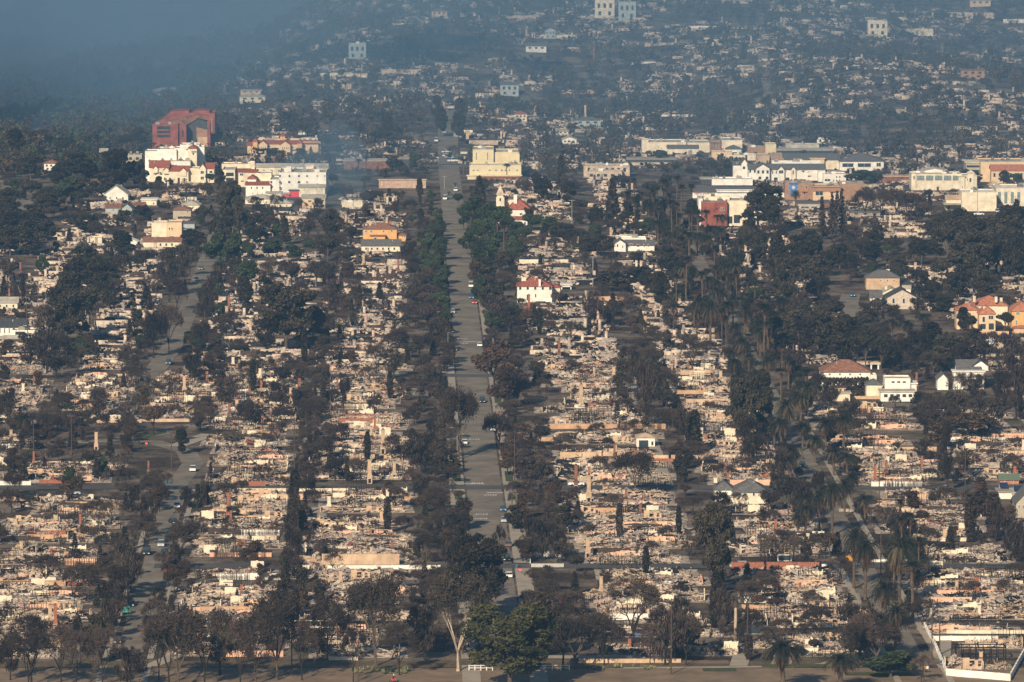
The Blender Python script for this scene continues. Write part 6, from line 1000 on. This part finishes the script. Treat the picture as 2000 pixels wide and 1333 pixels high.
def far_ruin(p, lx, ly, n=150):
    x = rs.uniform(-lx/2, lx/2, n); y = rs.uniform(-ly/2, ly/2, n); t = rs.random(n); px_ = p.x+x; py_ = p.y+y
    z = hgt(px_, py_)+rs.uniform(.2, .9, n); s = np.stack([rs.uniform(.4, 2.2, n), rs.uniform(.3, 1.2, n), rs.uniform(.15, .7, n)], 1)
    k = t > .965; s[k] = np.stack([rs.uniform(3, 8, k.sum()), np.full(k.sum(), .3), rs.uniform(1.4, 3.0, k.sum())], 1); k = (t > .96) & (t <= .965); s[k] = np.stack([np.full(k.sum(), 1.), np.full(k.sum(), .8), rs.uniform(2.5, 4.6, k.sum())], 1); z[k] += 1.5
    v, f = box_arrays(np.stack([px_, py_, z], 1), s, np.where(t > .93, rs.normal(0, .1, n), rs.uniform(0, 3.1, n)), rs.normal(0, .3, n)*(t < .93), rs.normal(0, .3, n)*(t < .93))
    m = rs.choice(6, n, p=(.1, .23, .23, .13, .25, .06)); return v, f, np.repeat(m, 5)
RM = ['ash_white', 'plaster_tan', 'ash_grey', 'char_black', 'char_brown', 'rubble_pink']
items = [far_ruin(p, lx, ly, 200) for (_, p, lx, ly) in EXTRA]
def dens(u, Y):
    a = np.sin(u/37.+Y/90.)+np.sin(u/23.-Y/61.+2)+np.sin(Y/33.+u/200.); return a
for Y in np.arange(2880, 4500, 13.):
    W2 = 1050/F*Y*1.03
    for u0 in np.arange(-W2, W2+90, 17.):
        X = u0-.0*Y+rs.uniform(-4, 4); yy = Y+rs.uniform(-5, 5); u = X+.01874*yy; p = Vector((X, yy, float(hgt(np.float64(X), np.float64(yy))))); x, y = PX(p)
        if not (-20 < x < 2020 and -30 < y < 330): continue
        lim = 430 if y > 170 else 430+(170-y)*1.15
        if x < lim: continue
        if blocked(p) or (abs(u-25.3) < 12 and Y < 3400): continue
        d = dens(u, yy)
        if y < 290 and (d < -.7 or rs.random() < .28): continue
        if y >= 290 and (room(p) < 2 or rs.random() < .25): continue
        items.append(far_ruin(p, rs.uniform(7, 15), rs.uniform(6, 11), 85 if y > 150 else 55))
join_many('rubble_field', items, RM, ('rubble', 'pale rubble of countless burned houses spread over the far hillside'))
def far_tree(p, h, r, n, mi, bare_=False):
    b = rs.normal(size=(7, 3))*np.array([r*.45, r*.45, h*.2])+np.array([0, 0, h*.62]); k = rs.randint(0, 7, n); d = rs.normal(size=(n, 3)); d /= np.linalg.norm(d, axis=1)[:, None]
    c = b[k]+d*np.array([r*.5, r*.5, h*.2])*(.5+.5*rs.random((n, 1))); c[:, 2] = np.maximum(c[:, 2], .4); c += np.array([p.x, p.y, p.z])
    a = rs.normal(size=(n, 3)); a /= np.linalg.norm(a, axis=1)[:, None]; e = np.cross(a, rs.normal(size=(n, 3))); e /= np.linalg.norm(e, axis=1)[:, None]; sz = (rs.uniform(.5, 1.2, n)*(1.0+.05*h))[:, None]
    if bare_: a[:, 2] *= 2; a *= .9; e *= .22
    v = np.stack([c-a*sz*.6, c-e*sz*.45, c+a*sz*.6, c+e*sz*.45], 1).reshape(-1, 3); f = np.arange(4*n).reshape(-1, 4)
    tv, tf = box_arrays(np.array([[p.x, p.y, p.z+h*.3]]), np.array([[.3, .3, h*.6]]), np.zeros(1), np.zeros(1), np.zeros(1))
    return np.concatenate([v, tv]), np.concatenate([f, tf+4*n]), np.concatenate([np.where(rs.random(n) > .5, mi, mi+1), np.full(5, 8)])
TM = ['leaf_dark', 'leaf_dark2', 'leaf_green', 'leaf_green2', 'leaf_brown', 'leaf_brown2', 'leaf_black', 'leaf_black2', 'bark_burnt']
it = []
Y = 2880.
while Y < 6500:
    Y += 10. if Y < 4600 else 20.
    W2 = 1050/F*Y*1.03
    for X0 in np.arange(-W2, W2+90, 12. if Y < 4600 else 17.):
        X = X0+rs.uniform(-6, 6); yy = Y+rs.uniform(-5, 5); p = Vector((X, yy, float(hgt(np.float64(X), np.float64(yy))))); u = X+.01874*yy; x, y = PX(p)
        if not (-25 < x < 2025 and -60 < y < 350): continue
        if Y > 4600 and x > 760: continue
        lim = 430 if y > 170 else 430+(170-y)*1.15; wild = x < lim
        if blocked(p) or (abs(u-25.3) < 11 and Y < 3380) or (abs(u-75) < 5 and 3400 < Y < 3570): continue
        d = dens(u, yy)
        q = .85 if wild else (.85 if d < -.3 else .42)
        if rs.random() > q: continue
        h = rs.uniform(4, 10) if not wild else rs.uniform(3, 11)
        if rs.random() < .05: h *= 1.6
        r_ = room(p)
        if y < 300 and r_ < 50: r_ = max(r_, 0)
        h = min(h, r_)
        if h < 1: continue
        mi = rs.choice([0, 0, 0, 4, 6, 6, 0]) if not wild else rs.choice([0, 0, 0, 0, 4, 2])
        it.append(far_tree(p, h, h*rs.uniform(.38, .6), (120 if y > 150 else 80), mi, (not wild) and rs.random() < .5))
for _ in range(2600):      # charred scrub in yards nearer the camera
    u0, u1, v0, v1 = STRIPS[rs.randint(len(STRIPS))]; u, v = rs.uniform(u0-6, u1+6), rs.uniform(v0, v1); p = W(u, v); x, y = PX(p)
    if not inview(p, 0) or blocked(p) or abs(u-25.3) < 9 or abs(u-125) < 6 or abs(u+66) < 5 or any(abs(v-c) < 6 for c in VX): continue
    h = min(rs.uniform(.6, 2.6), room(p))
    if h > .5: it.append(far_tree(p, h, h*.7, 36, 6 if rs.random() < .7 else 4, True))
join_many('woodland', it, TM, ('woodland', 'scrub and far trees covering the hazy hillsides and burnt yards'))
# ------------------------------------------------------------ haze
def volbox(name, x0, x1, y0, y1, z0, z1, dens_, col, an=.3):
    mb = MB(); m = bpy.data.materials.new(name); m.use_nodes = True; n = m.node_tree; n.nodes.clear(); o = n.nodes.new('ShaderNodeOutputMaterial'); v = n.nodes.new('ShaderNodeVolumePrincipled')
    v.inputs['Density'].default_value = dens_; v.inputs['Color'].default_value = (*col, 1); v.inputs['Anisotropy'].default_value = an; n.links.new(v.outputs[0], o.inputs['Volume']); MT[name] = m
    mb.box(x0, x1, y0, y1, z0, z1, name); return tag(obj(name, mb), kind='stuff')
hz = max(float(hgt(np.float64(a), np.float64(b))) for a in (-2600, 0, 2600) for b in (8500,))
volbox('haze', -2650, 2650, -450, 8550, -260, max(hz, H)+60, HAZE, (.17, .385, .68), 0.0)
def plume(name, label, c, r, dens_, seed, col=(.24, .44, .64)):
    rs_ = np.random.RandomState(seed); mb = MB(); nu, nv = 28, 14; ph = rs_.random(6)*6.28
    for j in range(nv+1):
        for i in range(nu):
            a, b = 6.2832*i/nu, math.pi*j/nv; k = 1+.16*math.sin(3*a+ph[0])*math.sin(b)+.1*math.sin(5*a+2*b+ph[1])*math.sin(b)
            mb.v.append((c[0]+r[0]*k*math.sin(b)*math.cos(a), c[1]+r[1]*k*math.sin(b)*math.sin(a), c[2]+r[2]*math.cos(b)*k))
    for j in range(nv):
        for i in range(nu): mb.f.append((j*nu+i, (j+1)*nu+i, (j+1)*nu+(i+1) % nu, j*nu+(i+1) % nu)); mb.m.append(0)
    m = bpy.data.materials.new(name); m.use_nodes = True; n = m.node_tree; n.nodes.clear(); o = n.nodes.new('ShaderNodeOutputMaterial'); v = n.nodes.new('ShaderNodeVolumePrincipled')
    v.inputs['Density'].default_value = dens_; v.inputs['Color'].default_value = (*col, 1); v.inputs['Anisotropy'].default_value = 0; n.links.new(v.outputs[0], o.inputs['Volume']); MT[name] = m; mb.mats = [name]
    return tag(obj(name, mb), label, 'smoke', kind='stuff')
plume('smoke', 'blue grey smoke hanging over the left hillside', (-520, 4200, 50), (520, 1300, 185), 8.5e-4, 5, (.29, .45, .64))
plume('smoke', 'thin blue grey smoke drifting across the upper hillside', (120, 4330, 70), (1250, 1400, 200), 4.0e-4, 8, (.25, .45, .68))
for x_, y_, rx_, ry_, d_, sd_, wd_ in [(-190, 3480, 190, 260, 5e-4, 21, 'left of the far main street'), (110, 3800, 240, 240, 6e-4, 22, 'above the yellow hall'), (330, 4150, 200, 260, 6e-4, 23, 'high on the right hill'), (-60, 4200, 160, 260, 8e-4, 24, 'at the top of the picture, left of centre'), (-330, 3500, 260, 260, 6e-4, 25, 'behind the red office block')]: plume('smoke', 'loose blue grey smoke drift '+wd_, (x_, y_, float(hgt(np.float64(x_), np.float64(y_)))+30), (rx_, ry_, 60), d_, sd_, (.25, .45, .68))
plume('smoke', 'pale smoke wisp beside the large white apartment block', (-86, 2860, 10), (24, 190, 20), 1.5e-3, 3)
plume('smoke', 'bluish smoke lying over the far end of the main street', (-20, 3350, 20), (330, 420, 62), 2.4e-4, 9)
# ------------------------------------------------------------ labels that single out the repeated things
LM = [('red motorcycle', 769, 1334), ('airy bottom tree', 735, 1302), ('left rail fence', 939, 1311), ('leaning burnt cypresses', 1915, 1010), ('yellow hall', 967, 350), ('white mission church', 1000, 435), ('amber house', 744, 474), ('red tiled white house', 1047, 592), ('white cottage with grey roof', 1450, 984), ('brick street wall', 1520, 1112), ('police SUV', 1612, 1110), ('small white garage', 1260, 873), ('big round brown street tree', 965, 768),
      ('middle main street crossing', 945, 957), ('white picket fence yard', 1066, 1105), ('pale forked eucalyptus', 895, 1312), ('big olive green tree', 1000, 1345), ('long tan bottom wall', 1230, 1296), ('bottom right white wall', 1900, 1325), ('swimming pool', 1467, 1231), ('headless palm trunk', 1436, 1268), ('long low white wall', 715, 1112),
      ('grass island', 310, 890), ('silver sedan at left', 142, 967), ('silver sedan at right', 1848, 958), ('black van', 287, 1084), ('teal cart', 247, 1200), ('twin lower left chimneys', 104, 1225), ('huge dark tree mass', 560, 680), ('mock tudor house', 25, 660), ('long red brown roof', 316, 484), ('taupe box house', 356, 430), ('large white apartment block', 565, 384),
      ('red office block', 350, 292), ('peach hotel', 560, 305), ('white box house', 1755, 782), ('red brown roofed house', 1645, 772), ('big grey roofed house', 1880, 762), ('peach villa', 1930, 648), ('blackened white cottage', 1760, 604), ('cul de sac', 1650, 585), ('cream warehouse', 1910, 413), ('arcaded building', 1845, 372), ('blue mural building', 1600, 392),
      ('red and cream store', 1420, 443), ('supermarket', 1450, 388), ('white burned cottage', 1240, 492), ('orange wall by tiled house', 1265, 585), ('empty car park', 1140, 405), ('tall red brick chimneys', 446, 1016), ('long orange wall', 1180, 838), ('tall red chimney', 732, 846), ('sooty chimney', 1092, 702), ('left street top', 400, 510), ('left cross street', 500, 957),
      ('long orange left wall', 130, 1056), ('left edge orange wall', 60, 1146), ('palm street foot', 1783, 1302), ('palm street middle', 1640, 990), ('palm street top', 1340, 450), ('solar roof', 1985, 975), ('left edge white wall', 30, 948), ('orange right edge wall', 1930, 1206), ('grey cubic house', 698, 118), ('left edge road', 30, 350), ('blue pickup', 1665, 580),
      ('black car in shade', 942, 787), ('dark SUV', 990, 1096), ('blue SUV', 329, 712), ('white pickup', 1127, 950), ('bare front tree', 1237, 1268), ('tall tan house', 340, 466), ('school hall', 1350, 302), ('bottom left corner', 20, 1320), ('garage in ruins', 688, 408), ('red low wall', 720, 692), ('cream wall in ruins', 1062, 516), ('curved cream wall', 725, 558),
      ('upper ruins at far left', 130, 480), ('dark right forest', 1920, 540), ('low bare tree', 1352, 725), ('leftmost brick chimney', 18, 580), ('tan low wall', 1765, 882), ('white right wall', 1910, 862), ('brick chimney at far right', 1905, 1164), ('island tree', 355, 888)]
ORD = ['nearest', 'second', 'third', 'fourth', 'fifth', 'sixth', 'seventh', 'eighth', 'ninth', 'tenth', 'eleventh', 'twelfth', 'thirteenth', 'fourteenth', 'fifteenth', 'sixteenth', 'seventeenth', 'eighteenth', 'nineteenth', 'twentieth']+['twenty-'+q for q in ('first', 'second', 'third', 'fourth', 'fifth', 'sixth', 'seventh', 'eighth', 'ninth')]
DIRS = ['right of', 'upper right of', 'above', 'upper left of', 'left of', 'lower left of', 'below', 'lower right of']
bk = {}
for o, look in AUTO:
    x, y = PX(o.location); nm, lx, ly = min(LM, key=lambda t: math.hypot(t[1]-x, (t[2]-y)*1.3)); a = math.atan2(ly-y, x-lx); d = DIRS[int(round(a/(math.pi/4))) % 8]
    bk.setdefault((look, nm, d), []).append((math.hypot(x-lx, y-ly), o))
for (look, nm, d), L in bk.items():
    L.sort(key=lambda t: t[0])
    for i, (_, o) in enumerate(L):
        lb = look+', '+(ORD[min(i, 28)]+' ' if len(L) > 1 else '')+d+' the '+nm; ws = lb.split()
        if len(ws) > 16: print('LONG', lb)
        o['label'] = ' '.join(ws[:16])
from collections import Counter
cc = Counter(o.get('label') for o in bpy.data.objects if o.parent is None and o.get('label'))
print('DUP', [(k, n) for k, n in cc.items() if n > 1][:12], sum(n for n in cc.values() if n > 1)); print('SAMPLE', rnd.sample(list(cc), 14))
print('AUTO', len(AUTO), 'ruins', len(SPOTS), 'extra', len(EXTRA), 'objects', len(bpy.data.objects), NCOUNT)
